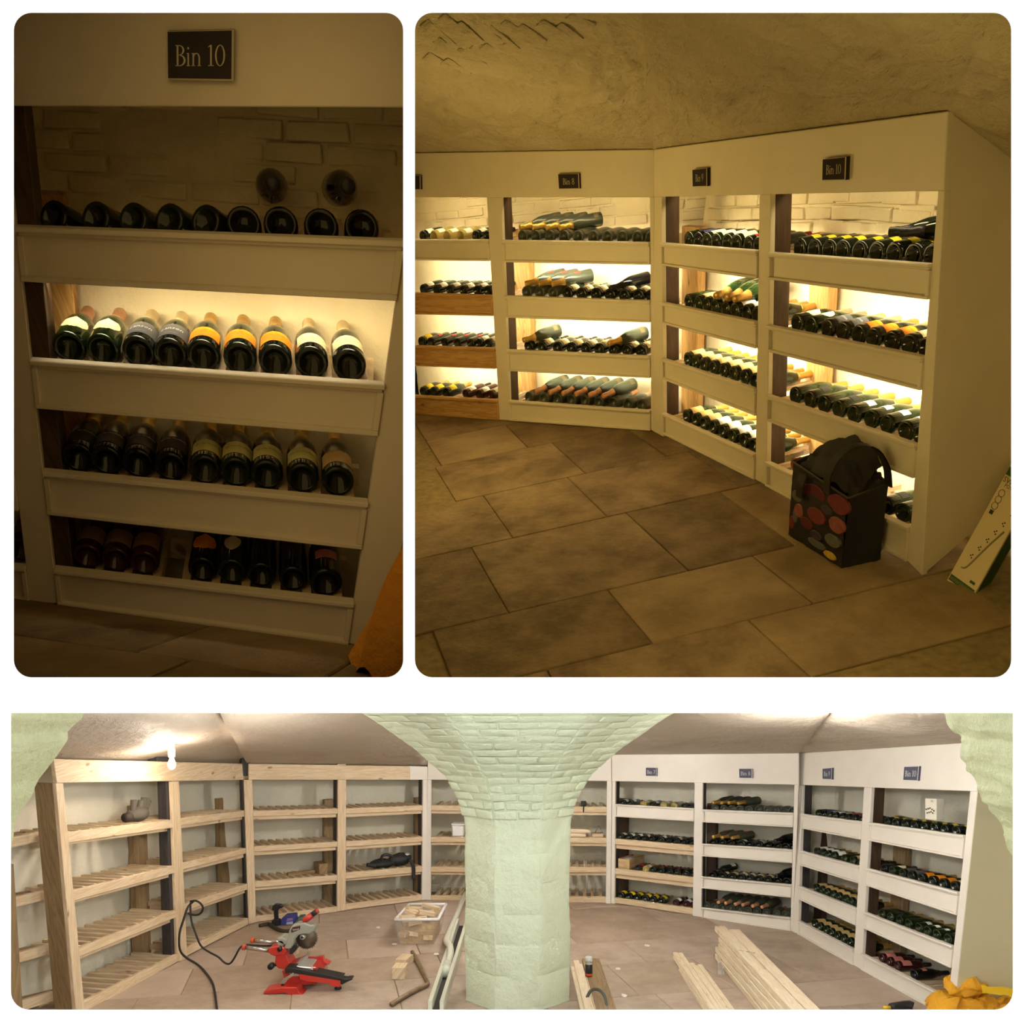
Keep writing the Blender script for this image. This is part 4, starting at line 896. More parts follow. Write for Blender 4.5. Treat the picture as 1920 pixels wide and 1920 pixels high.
pile(D8, 2, [1361, 1474], ['whitew', 'plain'], sD, .1, w=.32, yaw=-.35, seg=12)
fill(D8, 3, [1322, 1337, 1352, 1367, 1384, 1399, 1416, 1434, 1453, 1470, 1480], ['dustyp'] * 11, sD, .014, **K)
pile(D8, 3, [1356, 1372, 1389, 1405, 1422, 1440], ['dustyp'] * 6, sD, .1, w=.32, yaw=-.2, seg=12)
fill(C9, 0, [1524, 1534, 1545, 1556, 1568, 1580, 1591, 1605, 1614], ['black_l', 'blue', 'whitew', 'whitew', 'whitew', 'redw', 'redw', 'redw', 'plain'], sC, .016, **K)
fill(C9, 1, [1521, 1531, 1542, 1552, 1573, 1587, 1602, 1610], ['white', 'white', 'white', 'white', 'greenp', 'tan', 'white', 'plain'], sC, .018, **K)
fill(C9, 2, [1519, 1529, 1540, 1550, 1561, 1573, 1585, 1598, 1605], ['tan'] * 9, sC, .018, **K)
fill(C9, 3, [1517, 1527, 1538, 1548, 1559, 1570, 1582, 1594, 1602], ['tan'] * 9, sC, .018, **K)
fill(C10, 0, [1651, 1668, 1684, 1702, 1720, 1739, 1758, 1781, 1805], ['yellow'] * 9, sC, .018, **K)
fill(C10, 1, [1646, 1662, 1681, 1697, 1716, 1735, 1755, 1776, 1794], ['plain', 'cream_oval', 'grey', 'grey', 'orange', 'orange', 'orange', 'cream', 'plain'], sC, .018, **K)
fill(C10, 2, [1643, 1658, 1674, 1691, 1710, 1726, 1743, 1765, 1783], ['greenp', 'black_l', 'greenp', 'greenp', 'whites', 'whites', 'whites', 'whites', 'plain'], sC, .018, **K)
fill(C10, 3, [1641, 1655, 1670, 1702], ['rosep', 'rosep', 'rosep', 'pink'], sC, .018, **K)
# ---------------------------------------------------------------- hanging bulb, overhead lamps and added fill lights
bp = px(322, 1431, 7.9)
bulb = empty('ceiling_bulb', bp + Vector((0, 0, .22)), 'bare glowing bulb hanging in a white holder at the left', 'lamp')
lathe('bulb_glass', bp + Vector((0, 0, -.06)), Z, [(0, .001), (.012, .022), (.035, .034), (.06, .034), (.09, .022), (.11, .018), (.112, .001)], mat('lit_bulb', (1, 1, 1), .5, emit=((1, .86, .66, 1), 60)), bulb, 14)
lathe('lamp_holder', bp + Vector((0, 0, .05)), Z, [(0, .018), (.01, .03), (.07, .034), (.1, .026), (.12, .03), (.17, .022), (.175, .001)], mat('white_plastic', srgb(225, 220, 212), .4), bulb, 14)
tube('flex', [bp + Vector((0, 0, .2)), bp + Vector((.02, .05, .3)), bp + Vector((.0, .2, .36))], .006, mat('grey_cable', srgb(120, 112, 104), .6), bulb, 6)
lamp('POINT', bp + Vector((0, -.1, -.02)), 22, (1, .84, .7), .05)
lamp('POINT', px(985, 1400, 9.2), 85, (1, .97, .95), .1)
lamp('POINT', px(985, 1345, 4.8), 85, (.93, .98, 1), .12)
lamp('POINT', px(960, 1460, 2.9), 168, (.96, .98, 1), .35)          # added fill near the opening, brightening the bays from the front
lamp('POINT', px(1480, 1385, 6.6), 44, (1, .96, .9), .12)  # added fill in mid-air, brightens right racks and ceiling
lamp('POINT', px(500, 1450, 7.0), 28, (1, .95, .88), .12)  # added fill in mid-air for the walls on the left
# ================================================================ loose things in room 2 (built here, trimmed with room 2)
_before = set(bpy.data.objects)
BAGF = mat('black_bag_fabric', srgb(30, 26, 22), .7, bump=(60, .3, .004)); BAGE = mat('bag_edging', srgb(70, 62, 48), .7)
c0, cl, cr = on(1578, 1066, FL2, UP2), on(1478, 1003, FL2, UP2), on(1650, 1050, FL2, UP2)
vf, vs = (cl - c0), (cr - c0); hgt = (on(1572, 925, c0, vf.cross(UP2)) - c0).dot(UP2)
bag = empty('shopping_bag', c0 + (vf + vs) * .5, 'black shopping bag printed with fruit standing before the racks', 'bag')
def wallgrid(nm, A, E, bul, h0, h1, m, nsign):
    nn = E.cross(UP2).normalized() * nsign
    def fn(u, v):
        h = (h0 + (h1 - h0) * u) * v; sag = math.sin(math.pi * u) * math.sin(math.pi * min(1, v * 1.1)) * bul
        return A + E * u + UP2 * h + nn * (sag + .006 * fb((u * 5, v * 5, bul * 90), 1.5)) + E * (.05 * v * (u - .5) * -1)
    return grid(nm, fn, 16, 16, m, bag)
sg = 1 if vf.cross(UP2).dot(vs) < 0 else -1
front = wallgrid('printed_front', c0, vf, .03, hgt, hgt * 1.12, BAGF, sg)
wallgrid('side_gusset', c0, vs, -.03, hgt, hgt * 1.12, BAGF, -sg)
wallgrid('back_side', cr, vf, -.02, hgt * 1.1, hgt * 1.22, BAGF, sg); wallgrid('far_gusset', cl, vs, .02, hgt * 1.1, hgt * 1.22, BAGF, -sg)
fn_ = vf.cross(UP2).normalized() * sg
FR = {'plum': srgb(118, 46, 46), 'peach': srgb(150, 82, 72), 'grey_fig': srgb(98, 98, 92), 'cherry': srgb(92, 30, 30), 'lemon': srgb(214, 178, 60), 'berry': srgb(64, 52, 62)}
for i, (u, v, ru, rv, k) in enumerate(((.14, .86, .18, .13, 'plum'), (.55, .84, .19, .13, 'cherry'), (.8, .84, .09, .09, 'peach'), (.86, .68, .1, .08, 'grey_fig'), (.44, .58, .16, .11, 'plum'), (.12, .58, .13, .11, 'peach'), (.78, .5, .09, .1, 'peach'), (.6, .4, .12, .08, 'cherry'), (.16, .34, .13, .09, 'grey_fig'), (.42, .3, .1, .07, 'berry'), (.86, .4, .05, .12, 'grey_fig'), (.95, .24, .05, .1, 'plum'), (.42, .17, .16, .06, 'grey_fig'), (.2, .1, .11, .055, 'lemon'), (.3, .72, .1, .06, 'berry'))):
    o_ = c0 + vf * u * .97 + UP2 * (hgt * v) + fn_ * (.006 + .03 * math.sin(math.pi * u) * math.sin(math.pi * min(1, v * 1.1)))
    pts = [o_ + vf * (ru * math.cos(a_)) + UP2 * (hgt * rv * math.sin(a_)) for a_ in [2 * math.pi * j / 18 for j in range(18)]]
    prism('fruit_print', pts, fn_ * -.02, fn_ * .002, mat('print_' + k, FR[k], .6, var=(30, tuple(c * .6 for c in FR[k][:3]) + (1,), .8)), front, .004)
rim = [c0 + UP2 * hgt, cl + UP2 * hgt * 1.12, cl + vs + UP2 * hgt * 1.2, cr + UP2 * hgt * 1.1]
tube('rim_edging', rim + [rim[0]], .006, BAGE, bag, 6)
hood = [c0.lerp(cl, .75) + UP2 * hgt * 1.08, c0.lerp(cl, .62) + vs * .3 + UP2 * hgt * 1.5, c0.lerp(cr, .6) + vf * .2 + UP2 * hgt * 1.42, cr + UP2 * hgt * 1.05]
grid('collapsed_flap', lambda u, v: ((c0 + vf * (1 - u) * .92 + vs * u * .25 + UP2 * hgt * 1.02).lerp(c0 + vf * (.86 - u * .75) + vs * (.5 + .45 * u) + UP2 * (hgt * (1.22 + .34 * math.sin(math.pi * (.12 + .8 * u)))), v)) + UP2 * (.03 * fb((u * 4, v * 4, 2), 1.3)), 20, 12, BAGF, bag)
grid('folded_side', lambda u, v: (c0 + vs * u + UP2 * hgt * (1.0 + .06 * u)).lerp(c0 + vf * (.3 - .1 * u) + vs * (.25 + .7 * u) + UP2 * (hgt * (1.4 - .2 * u)), v) + UP2 * (.03 * fb((u * 4, v * 4, 7), 1.3)), 14, 10, BAGF, bag)
def strap(pts, m=BAGF, wd=.03):
    P = [Vector(p) for p in pts]
    for _ in range(2):
        Q = [P[0]]
        for a_, b_ in zip(P[:-1], P[1:]): Q += [a_ * .75 + b_ * .25, a_ * .25 + b_ * .75]
        P = Q + [P[-1]]
    sd = vf.normalized() * wd
    V_ = [p - sd for p in P] + [p + sd for p in P] + [p - sd + fn_ * .006 for p in P] + [p + sd + fn_ * .006 for p in P]; n_ = len(P)
    fs = [(i, i + 1, n_ + i + 1, n_ + i) for i in range(n_ - 1)] + [(2 * n_ + i, 2 * n_ + i + 1, 3 * n_ + i + 1, 3 * n_ + i) for i in range(n_ - 1)]
    meshobj('handle', V_, fs, m, bag)
strap([c0.lerp(cl, .3) + UP2 * hgt * .95 + fn_ * .02, c0.lerp(cl, .28) + UP2 * hgt * 1.3 + fn_ * .03, c0.lerp(cl, .2) + vs * .2 + UP2 * hgt * 1.62, c0.lerp(cr, .5) + UP2 * hgt * 1.66, cr * .9 + c0 * .1 + UP2 * hgt * 1.35, cr + UP2 * hgt * 1.05])
strap([c0.lerp(cl, .72) + UP2 * hgt * .72 + fn_ * .035, c0.lerp(cl, .72) + UP2 * hgt * .9 + fn_ * .04, c0.lerp(cl, .72) + UP2 * hgt * 1.05 + fn_ * .02], wd=.035)
# leaning carton
CART = mat('white_carton', srgb(226, 208, 160), .55); CGR = mat('carton_green', srgb(54, 96, 40), .5); CDK = mat('carton_print_dark', srgb(60, 62, 40), .6); CGY = mat('carton_print_grey', srgb(150, 140, 110), .6)
k0 = on(1775, 1088, FL2, UP2); dk = k0.y
k1 = px(1822.5, 1122.5, dk - .12); tl_ = px(1902, 858, on(1902, 858, e0, pn).y - .05); ev = tl_ - k0; eu = k1 - k0
nrm_ = eu.cross(ev).normalized(); nrm_ = -nrm_ if nrm_.y > 0 else nrm_
ew = px(1839.5, 1128, dk - .02) - k1
ct = empty('carton', k0 + eu * .5, 'tall white and green extension lead carton leaning on the end panel', 'box')
Q = [k0 + ev, k1 + ev, k1, k0]
hexa('carton_body', Q, Vector((0, 0, 0)), ew, CART, ct, .003)
def cf(u, v): return k0 + eu * u + ev * v + nrm_ * .002
def cpatch(nm, u0, u1, v0, v1, m, par=None): return prism(nm, [cf(u0, v0), cf(u1, v0), cf(u1, v1), cf(u0, v1)], nrm_ * 0, nrm_ * .001, m, ct, 0)
cpatch('bottom_band', .04, .96, .015, .06, CGR); cpatch('top_band', .02, 1, .87, .93, CGR); cpatch('top_corner', .5, 1.0, .955, 1.0, CGR)
sd = [k1 + ew * .12 + ev * .01, k1 + ew * .92 + ev * .01, k1 + ew * .92 + ev * .995, k1 + ew * .12 + ev * .995]; sn = ew.cross(ev).normalized(); sn = -sn if sn.y > 0 else sn
prism('green_side', sd, sn * .001, sn * .002, CGR, ct, 0)
xu, yv = eu.normalized(), ev.normalized()
letters('SWITCHED', cf(.6, .835), xu, yv, .04, CDK, ct, 'print', nrm_ * .003); letters('POWER', cf(.42, .8), xu, yv, .026, CDK, ct, 'print', nrm_ * .003)
for i, v in enumerate((.74, .69, .64)):
    pts = [cf(.2, v) + xu * (.018 * math.cos(a_)) + yv * (.018 * math.sin(a_)) for a_ in [2 * math.pi * j / 14 for j in range(14)]]
    tube('icon_ring', pts + [pts[0]], .002, CGY, ct, 4)
cpatch('icon_plug', .14, .26, .575, .605, CDK)
for i in range(6):
    for dx_, dy_ in ((0, 0), (.05, .012), (.06, -.012)): 
        c_ = cf(.3 + i * .1 + dx_, .25 + i * .078 + dy_); prism('socket_dot', [c_ + xu * (.004 * math.cos(a_)) + yv * (.004 * math.sin(a_)) for a_ in [2 * math.pi * j / 8 for j in range(8)]], nrm_ * 0, nrm_ * .002, CDK, ct, 0)
tube('lead_print', [cf(.22, .14), cf(.34, .15), cf(.44, .21), cf(.62, .36), cf(.86, .52)], .005, CGY, ct, 6, 1)
cpatch('maker_mark', .68, .86, .085, .105, CGR); letters('masterplug.com', cf(.5, .038), xu, yv, .028, CGY, ct, 'print', nrm_ * .003)
ROOM2 |= set(bpy.data.objects) - _before
# ================================================================ loose things in room 3
class Loc:
    """upright working plane facing the viewer at a floor pixel"""
    def __init__(s, x, y, dd=0.0): s.o = fl3(x, y); s.o.y += dd; s.x0, s.y0, s.s = x, y, s.o.y / F
    def __call__(s, x, y, dy=0.0): return s.o + Vector(((x - s.x0) * s.s, dy, (s.y0 - y) * s.s))
Yv = Vector((0, 1, 0)); RED = mat('saw_red', srgb(186, 44, 34), .35, coat=.3); GREYP = mat('saw_grey', srgb(148, 146, 132), .5); BLK = mat('black_plastic', srgb(30, 30, 30), .45); STEEL = mat('steel', srgb(190, 186, 178), .25, .9); BLADE = mat('saw_blade', srgb(104, 92, 78), .4, .6); ALU = mat('aluminium', srgb(205, 202, 198), .35, .7)
L = Loc(580, 1846); s_ = L.s
saw = empty('mitre_saw', L(580, 1846), 'red and grey sliding mitre saw standing on the stone floor', 'power tool')
def poly(nm, pts, d0, d1, m, bev=.006, loc=None, par=None): 
    lc = loc or L; return prism(nm, [lc(*p) for p in pts], Yv * d0, Yv * d1, m, par or saw, bev)
poly('base', [(535, 1812), (560, 1804), (598, 1806), (604, 1820), (598, 1838), (560, 1840), (540, 1832)], -.12, .2, RED)
poly('base_wing', [(509, 1846), (511, 1840), (540, 1834), (570, 1834), (574, 1843), (591, 1851), (588, 1855), (566, 1853), (548, 1844), (530, 1846)], -.26, -.1, RED)
poly('turntable', [(545, 1812), (560, 1803), (590, 1805), (596, 1813), (580, 1822), (555, 1822)], -.14, .12, ALU)
poly('mitre_arm', [(570, 1812), (646, 1824), (646, 1838), (630, 1836), (625, 1831), (586, 1828), (572, 1824)], -.2, -.06, RED)
poly('table_slot', [(545, 1803), (562, 1803), (650, 1821), (646, 1826), (560, 1812), (545, 1812)], -.2, -.05, BLK, .003)
poly('arm_handle', [(645, 1822), (655, 1824), (667, 1822), (668, 1825), (655, 1831), (650, 1834), (646, 1834)], -.18, -.09, BLK)
poly('fence', [(564, 1806), (567, 1795), (573, 1792), (577, 1785), (580, 1789), (576, 1798), (570, 1808)], .02, .05, STEEL, .002)
poly('fence', [(537, 1829), (544, 1820), (553, 1815), (562, 1809), (562, 1815), (552, 1822), (545, 1831)], -.22, -.19, STEEL, .002)
poly('rear_fence', [(584, 1803), (601, 1799), (602, 1813), (590, 1812)], .1, .16, RED)
poly('extension_table', [(602, 1808), (614, 1815), (600, 1816)], .1, .2, RED)
poly('column', [(517, 1786), (534, 1784), (540, 1800), (545, 1808), (540, 1819), (520, 1816), (515, 1806)], .0, .2, RED, .01)
poly('pivot_block', [(502, 1783), (506, 1776), (522, 1772), (534, 1776), (540, 1783), (536, 1790), (515, 1792), (508, 1789)], -.02, .2, RED, .01)
lathe('pivot_bolt', L(526, 1778, -.04), Yv, [(0, .001), (0, .022), (.03, .024), (.03, .001)], BLK, saw, 12)
tube('slide_rod', [L(455, 1779, .05), L(508, 1786, .05)], .02, STEEL, saw, 12); tube('slide_rod', [L(463, 1772, .16), L(512, 1777, .16)], .02, STEEL, saw, 12)
for p in ((455, 1779, .05), (464, 1772, .16)): tube('rod_cap', [L(p[0] - 3.5, p[1] - .4, p[2]), L(p[0] + 2, p[1], p[2])], .026, mat('cap_red', srgb(200, 84, 50), .5), saw, 12)
poly('blade_guard', [(533, 1778), (541, 1758), (543, 1744), (549, 1734), (559, 1730), (572, 1729), (584, 1733), (591, 1732), (594, 1738), (590, 1745), (581, 1751), (571, 1750), (560, 1752), (553, 1762), (551, 1772), (545, 1779)], -.03, .07, GREYP, .012)
lathe('saw_blade', L(573, 1761, .035), Yv, [(0, .001), (0, 20.5 * s_), (.008, 20.5 * s_), (.008, .001)], BLADE, saw, 40)
lathe('blade_flange', L(567, 1757, -.005), Yv, [(0, .001), (0, .024), (.04, .026), (.04, .001)], ALU, saw, 16); lathe('flange_bolt', L(567, 1757, -.015), Yv, [(0, .001), (0, .012), (.02, .012), (.02, .001)], BLK, saw, 8)
for i in range(30):
    a_ = 2 * math.pi * i / 30; c_ = L(573, 1761, .039) + Vector((math.cos(a_), 0, math.sin(a_))) * (20.7 * s_)
    box('blade_tooth', c_, (Vector((math.cos(a_ + .5), 0, math.sin(a_ + .5))), Yv, Vector((-math.sin(a_ + .5), 0, math.cos(a_ + .5)))), (.014, .009, .01), STEEL, saw, 0)
poly('logo_plate', [(547, 1744), (550, 1737), (565, 1734), (564, 1741), (549, 1747)], -.034, -.03, mat('logo_dark', srgb(70, 30, 28), .4), .001)
letters('Einhell', L(556.5, 1740.8, -.036), Vector((.98, 0, .19)), Vector((-.19, 0, .98)), .022, mat('logo_white', srgb(225, 225, 220), .5), saw, 'print')
poly('motor_housing', [(519, 1759), (528, 1757), (543, 1764), (545, 1772), (530, 1772), (520, 1767)], .0, .16, GREYP, .01)
poly('lower_arm', [(543, 1776), (550, 1769), (557, 1774), (556, 1781), (548, 1789), (543, 1788)], -.02, .08, BLK)
tube('handle', [L(568, 1728, .02), L(577, 1722, .02), L(585, 1716, .02)], .028, RED, saw, 10); tube('grip', [L(583, 1717, .02), L(594, 1709, .02)], .024, BLK, saw, 10)
tube('grip_end', [L(592.5, 1710, .02), L(595, 1708.3, .02)], .0255, RED, saw, 10)
lathe('clamp_knob', L(508, 1812, -.02), Yv, [(0, .001), (0, .028), (.06, .03), (.06, .001)], BLK, saw, 10)
tube('clamp_shaft', [L(508, 1812, .02), L(520, 1812, .06)], .012, BLK, saw, 8)
for x, y, d in ((541, 1853, -.2), (639, 1845, -.12), (596, 1840, .15)):
    b_ = L(x, y, d); b_.z = FZ; lathe('rubber_foot', b_, Z, [(0, .001), (0, .03), (.012, .032), (.03, .016), (.07, .014), (.07, .001)], BLK, saw, 12)
lathe('dust_port', L(526, 1770, -.0), Yv, [(0, .001), (0, .03), (.1, .03), (.1, .001)], GREYP, saw, 12)
# power cables
CAB = mat('black_cable', srgb(34, 30, 28), .5)
def cpt(pts, dep):
    return [px(x, y, dep[i]) if dep[i] else fl3(x, y, .012) for i, (x, y) in enumerate(pts)]
A_ = [(364, 1689), (352, 1699), (344, 1725), (336, 1749), (335.5, 1779), (345, 1794), (372, 1811), (386, 1826), (399, 1845), (403, 1864), (407, 1896), (410, 1930)]
tag(tube('power_cable', cpt(A_, [8.5, 8.38, 8.34, 8.3, 8.26, 8.3] + [0] * 6), .011, CAB, None, 8, 2), 'black cable hanging from the pine rack and running to the viewer', 'cable')
B_ = [(357, 1692), (357.5, 1725), (367, 1751), (376, 1775), (395, 1787), (410, 1794), (421, 1806), (431, 1808.5), (440, 1796), (449, 1777), (459, 1771), (481, 1773), (507, 1774), (524, 1770)]
tag(tube('saw_cable', cpt(B_, [8.45, 8.4, 8.36, 8.33, 8.3, 8.3, 8.26, 8.25, 8.2, 8.13, 8.0, 7.98, 7.98, 7.98]), .01, CAB, None, 8, 2), 'black cable looping from the rack to the mitre saw', 'cable')
C_ = [(357, 1690), (368, 1688), (379, 1696), (381, 1704), (376, 1714), (364, 1716.5), (352, 1712)]
tag(tube('cable_loop', cpt(C_, [8.46, 8.43, 8.43, 8.43, 8.43, 8.43, 8.4]), .01, CAB, None, 8, 2), 'coil of black cable hooked on the third pine shelf', 'cable')
# drill, tool boxes and straps by the third pine rack
L = Loc(518, 1736); dr = empty('cordless_drill', L(518, 1736), 'black cordless drill standing on its battery by the pine rack', 'drill')
for nm, pts, d in (('battery', [(510, 1735), (511, 1724), (525, 1723), (526, 1734)], .09), ('grip', [(515, 1724), (514, 1708), (521, 1706), (522, 1723)], .05), ('motor_body', [(511, 1706), (512, 1698), (517, 1694), (525, 1695), (525, 1703), (520, 1708)], .07)):
    poly(nm, pts, -d / 2, d / 2, BLK, .008, L, dr)
lathe('chuck', L(523, 1699, 0), Vector((1, 0, .1)), [(0, .001), (0, .03), (.03, .026), (.05, .014), (.05, .001)], mat('dark_steel', srgb(60, 62, 66), .35, .6), dr, 12)
L = Loc(540, 1731); bx_ = empty('screw_box', L(540, 1731), 'blue and purple cardboard screw box beside the drill', 'box')
poly('box_body', [(529, 1731), (533, 1717), (553, 1715), (554, 1728)], -.1, .12, mat('blue_card', srgb(58, 66, 140), .5), .004, L, bx_)
poly('box_label', [(541, 1724), (543, 1718), (552.5, 1717), (553, 1721)], -.103, -.1, mat('purple_card', srgb(150, 120, 170), .5), .001, L, bx_)
poly('box_panel', [(541, 1730), (541.5, 1725), (553.3, 1723), (553.6, 1728)], -.103, -.1, mat('card_print', srgb(160, 170, 205), .5), .001, L, bx_)
L = Loc(566, 1727); tag(prism('teal_box', [L(560, 1727), (L(561, 1717)), L(571, 1716), L(571, 1726)], Yv * -.06, Yv * .06, mat('teal_card', srgb(84, 118, 108), .5), None, .004), 'small teal box behind the mitre saw handle', 'box')
for i, pts in enumerate(([(487, 1739), (494, 1737), (505, 1735), (511, 1739)], [(507, 1738), (515, 1743), (523, 1747), (536, 1750), (545, 1748)])):
    tag(tube('tool_strap', [fl3(x, y, .02) for x, y in pts], .022, mat('dark_leather', srgb(60, 50, 38), .6), None, 8, 2), ('short dark strap left of the drill', 'longer dark strap curling under the saw')[i], 'strap')
# plastic tub of offcuts
TUB = mat('clear_plastic_tub', srgb(225, 220, 216), .25, trans=.0, alpha=.22); SAWD = mat('sawdust', srgb(214, 180, 128), .9, var=(40, srgb(176, 138, 88), .8), bump=(70, .8, .02))
tb = [Vector((-1.21, 9.08, FZ)), Vector((-.83, 9.08, FZ)), Vector((-.80, 9.66, FZ)), Vector((-1.17, 9.66, FZ))]
tt = [Vector((-1.235, 9.03, FZ + .275)), Vector((-.785, 9.03, FZ + .275)), Vector((-.75, 9.72, FZ + .275)), Vector((-1.17, 9.72, FZ + .275))]
tub = empty('storage_tub', Vector((-1.0, 9.37, FZ)), 'clear plastic storage tub full of wood offcuts and sawdust', 'tub')
meshobj('tub_shell', tb + tt, [(3, 2, 1, 0)] + [(i, (i + 1) % 4, 4 + (i + 1) % 4, 4 + i) for i in range(4)], TUB, tub)
for i in range(4): tube('tub_rim', [tt[i], tt[(i + 1) % 4]], .016, mat('tub_rim_plastic', srgb(230, 226, 222), .3), tub, 8)
sd_ = grid('sawdust', lambda u, v: tb[0].lerp(tb[1], .03 + .94 * u).lerp(tb[3].lerp(tb[2], .03 + .94 * u), .03 + .94 * v) + Vector((0, 0, .12 + .07 * math.sin(math.pi * u) * math.sin(math.pi * v) + .02 * fb((u * 6, v * 6, 3), 1.2))), 20, 20, SAWD); tag(sd_, 'heap of sawdust inside the clear storage tub', 'sawdust', kind='stuff')
meshobj('packed_offcuts', [p.lerp(q, .03) for p, q in zip(tb, [tb[2], tb[3], tb[0], tb[1]])] + [p.lerp(q, .03) + Vector((0, 0, .13)) for p, q in zip(tb, [tb[2], tb[3], tb[0], tb[1]])], HF, SAWD, tub)
random.seed(3)
OFF = [(774, 1705, 9.5, .26, .05, .09), (785, 1713, 9.4, .3, .06, .1), (808, 1700, 9.4, .26, .035, .05), (763, 1722, 9.15, .2, .06, .1), (778, 1728, 9.12, .18, .05, .08), (800, 1712, 9.3, .22, .04, .08), (770, 1712, 9.3, .16, .04, .05), (815, 1710, 9.5, .18, .05, .07), (790, 1722, 9.2, .14, .04, .06), (772, 1750, 9.12, .17, .04, .12), (758, 1752, 9.12, .1, .04, .1), (803, 1756, 9.12, .12, .04, .14)]
for i, (x, y, d, l, t_, w_) in enumerate(OFF):
    a_ = random.uniform(-1.2, 1.2); ax = Vector((math.cos(a_), math.sin(a_) * .6, random.uniform(-.25, .25))).normalized(); ay = ax.cross(Z).normalized(); az = ax.cross(ay)
    tag(box('wood_offcut', px(x, y, d), (ax, ay, az), (l * .8, w_, t_), PINE, None, .002), 'pale pine offcut, %s piece in the clear storage tub' % (ORD[i] if i < 12 else 'last'), 'offcut', 'offcuts in the storage tub')
# blocks, scraps, bent pipe on the floor
for i, (x, y, sx, sy, sz, a_) in enumerate(((757, 1811, .11, .2, .075, .25), (749, 1835, .12, .16, .11, .1), (764, 1806, .05, .16, .03, .6))):
    c_ = fl3(x, y); box_ = box('wood_block', c_ + Vector((0, .05, sz / 2)), (Vector((math.cos(a_), -math.sin(a_), 0)), Vector((math.sin(a_), math.cos(a_), 0)), Z), (sx, sy, sz), PINE, None, .003)
    tag(box_, ('pine block at the back of the floor pair', 'thicker pine block at the front of the floor pair', 'thin pine sliver beside the blocks')[i], 'wood block')
tag(tube('bent_pipe', [fl3(x, y, .022) for x, y in ((773, 1789), (785, 1811), (797, 1836), (803, 1849), (800, 1852), (787, 1857), (760, 1872), (734, 1888))], .021, mat('old_copper', srgb(150, 128, 100), .5, .5, var=(9, srgb(104, 84, 62), .8)), None, 8, 1), 'bent old metal pipe lying on the floor', 'pipe')
WP = mat('white_gloss_pipe', srgb(214, 216, 196), .35)
pp_ = empty('pipe_run', fl3(838, 1820), 'white painted pipe with bend and fitting beside the pillar', 'pipe')
tube('pipe', [fl3(x, y, h) for x, y, h in ((873, 1684, .06), (868, 1694, .06), (858, 1722, .07), (846, 1752, .08), (836, 1778, .09), (838, 1790, .12), (845, 1800, .14), (845, 1812, .12), (840, 1822, .08))], .032, WP, pp_, 10, 2)
tube('fitting', [fl3(838, 1822, .07), fl3(834, 1836, .05)], .045, WP, pp_, 12); tube('fitting_ring', [fl3(836, 1828, .06), fl3(835, 1831, .06)], .052, WP, pp_, 12)
for i, (p, q) in enumerate((((858, 1738), (806, 1900)), ((876, 1738), (828, 1900)))):
    a_, b_ = fl3(*p), fl3(*q); d_ = (b_ - a_).normalized(); sd2 = d_.cross(Z).normalized()
    tag(box('floor_rail', (a_ + b_) / 2 + Z * .05, (d_, sd2, Z), ((b_ - a_).length, .035, .1), WP, None, .004), ('left', 'right')[i] + ' white painted rail of the floor channel by the pillar', 'rail')
a_, b_ = fl3(867, 1738), fl3(817, 1900); d_ = (b_ - a_).normalized()
tag(box('channel_bed', (a_ + b_) / 2 + Z * .008, (d_, d_.cross(Z).normalized(), Z), ((b_ - a_).length, .1, .014), BLK, None, .001), 'dark bed of the floor channel between the white rails', 'channel')
PAPR = mat('paper_scrap', srgb(232, 228, 222), .7)
for i, (x, y) in enumerate(((818, 1790), (740, 1771), (709, 1740), (1213, 1774), (1159, 1818), (1170, 1868))):
    c_ = fl3(x, y, .006); tag(prism('paper_scrap', [c_ + Vector((random.uniform(.02, .035) * math.cos(t_), random.uniform(.03, .05) * math.sin(t_), .004 * math.sin(3 * t_))) for t_ in (0, 1.1, 2.2, 3.3, 4.4, 5.4)], Z * 0, Z * .003, PAPR, None, 0), 'white paper scrap on the floor, %s counted from the tub rightwards' % ORD[i], 'scrap', 'paper scraps on the floor')
# timber stacks on the right
fx = lambda x, y: fl3(x, y)
random.seed(9)
PALE = wood('planed_pale_pine', srgb(238, 222, 194), srgb(224, 202, 168), srgb(160, 120, 80), kn=.4)
X0 = fx(1336, 1793).x; yb_, yn = 8.62, 6.2
for lay in range(5):
    for col in range(2):
        w_ = .105; off = random.uniform(-.02, .03); st = yb_ + random.uniform(-.12, .05) + (.12 if lay == 4 else 0)
        c_ = Vector((X0 + .055 + col * .108 + lay * .012 + off * .2, (st + yn) / 2, FZ + .028 + lay * .056))
        tag(box('timber_plank', c_, (XYZ[0], XYZ[1], XYZ[2]), (w_, st - yn, .052), PALE, None, .003), 'long planed plank in the tall floor stack, %s layer up, %s column' % (ORD[lay], ('left', 'right')[col]), 'plank', 'planks in the tall stack')
for i, (dx_, dy_, l_) in enumerate(((.1, 7.75, .05), (.16, 7.7, .07))):
    p_ = Vector((X0 + dx_ - .02, dy_, FZ + .312)); letters(('mt 4L', '18')[i], p_, Vector((.75, -.6, 0)), Vector((.6, .75, 0)), .05, INKD, bpy.data.objects[[o.name for o in bpy.data.objects if o.name.startswith('timber_plank')][-1]], 'pencil_mark')
XS = fx(1268, 1815).x
for i in range(13):
    r_, q_ = i % 5, i // 5; st = 8.32 + random.uniform(-.16, .2)
    tag(box('timber_strip', Vector((XS + .024 + r_ * .046 + q_ * .008, (st + 6.2) / 2, FZ + .013 + q_ * .027)), XYZ, (.042, st - 6.2, .024), PALE, None, .002), 'thin pine strip in the low bundle, %s piece' % (ORD[i] if i < 12 else 'topmost'), 'strip', 'strips in the low bundle')
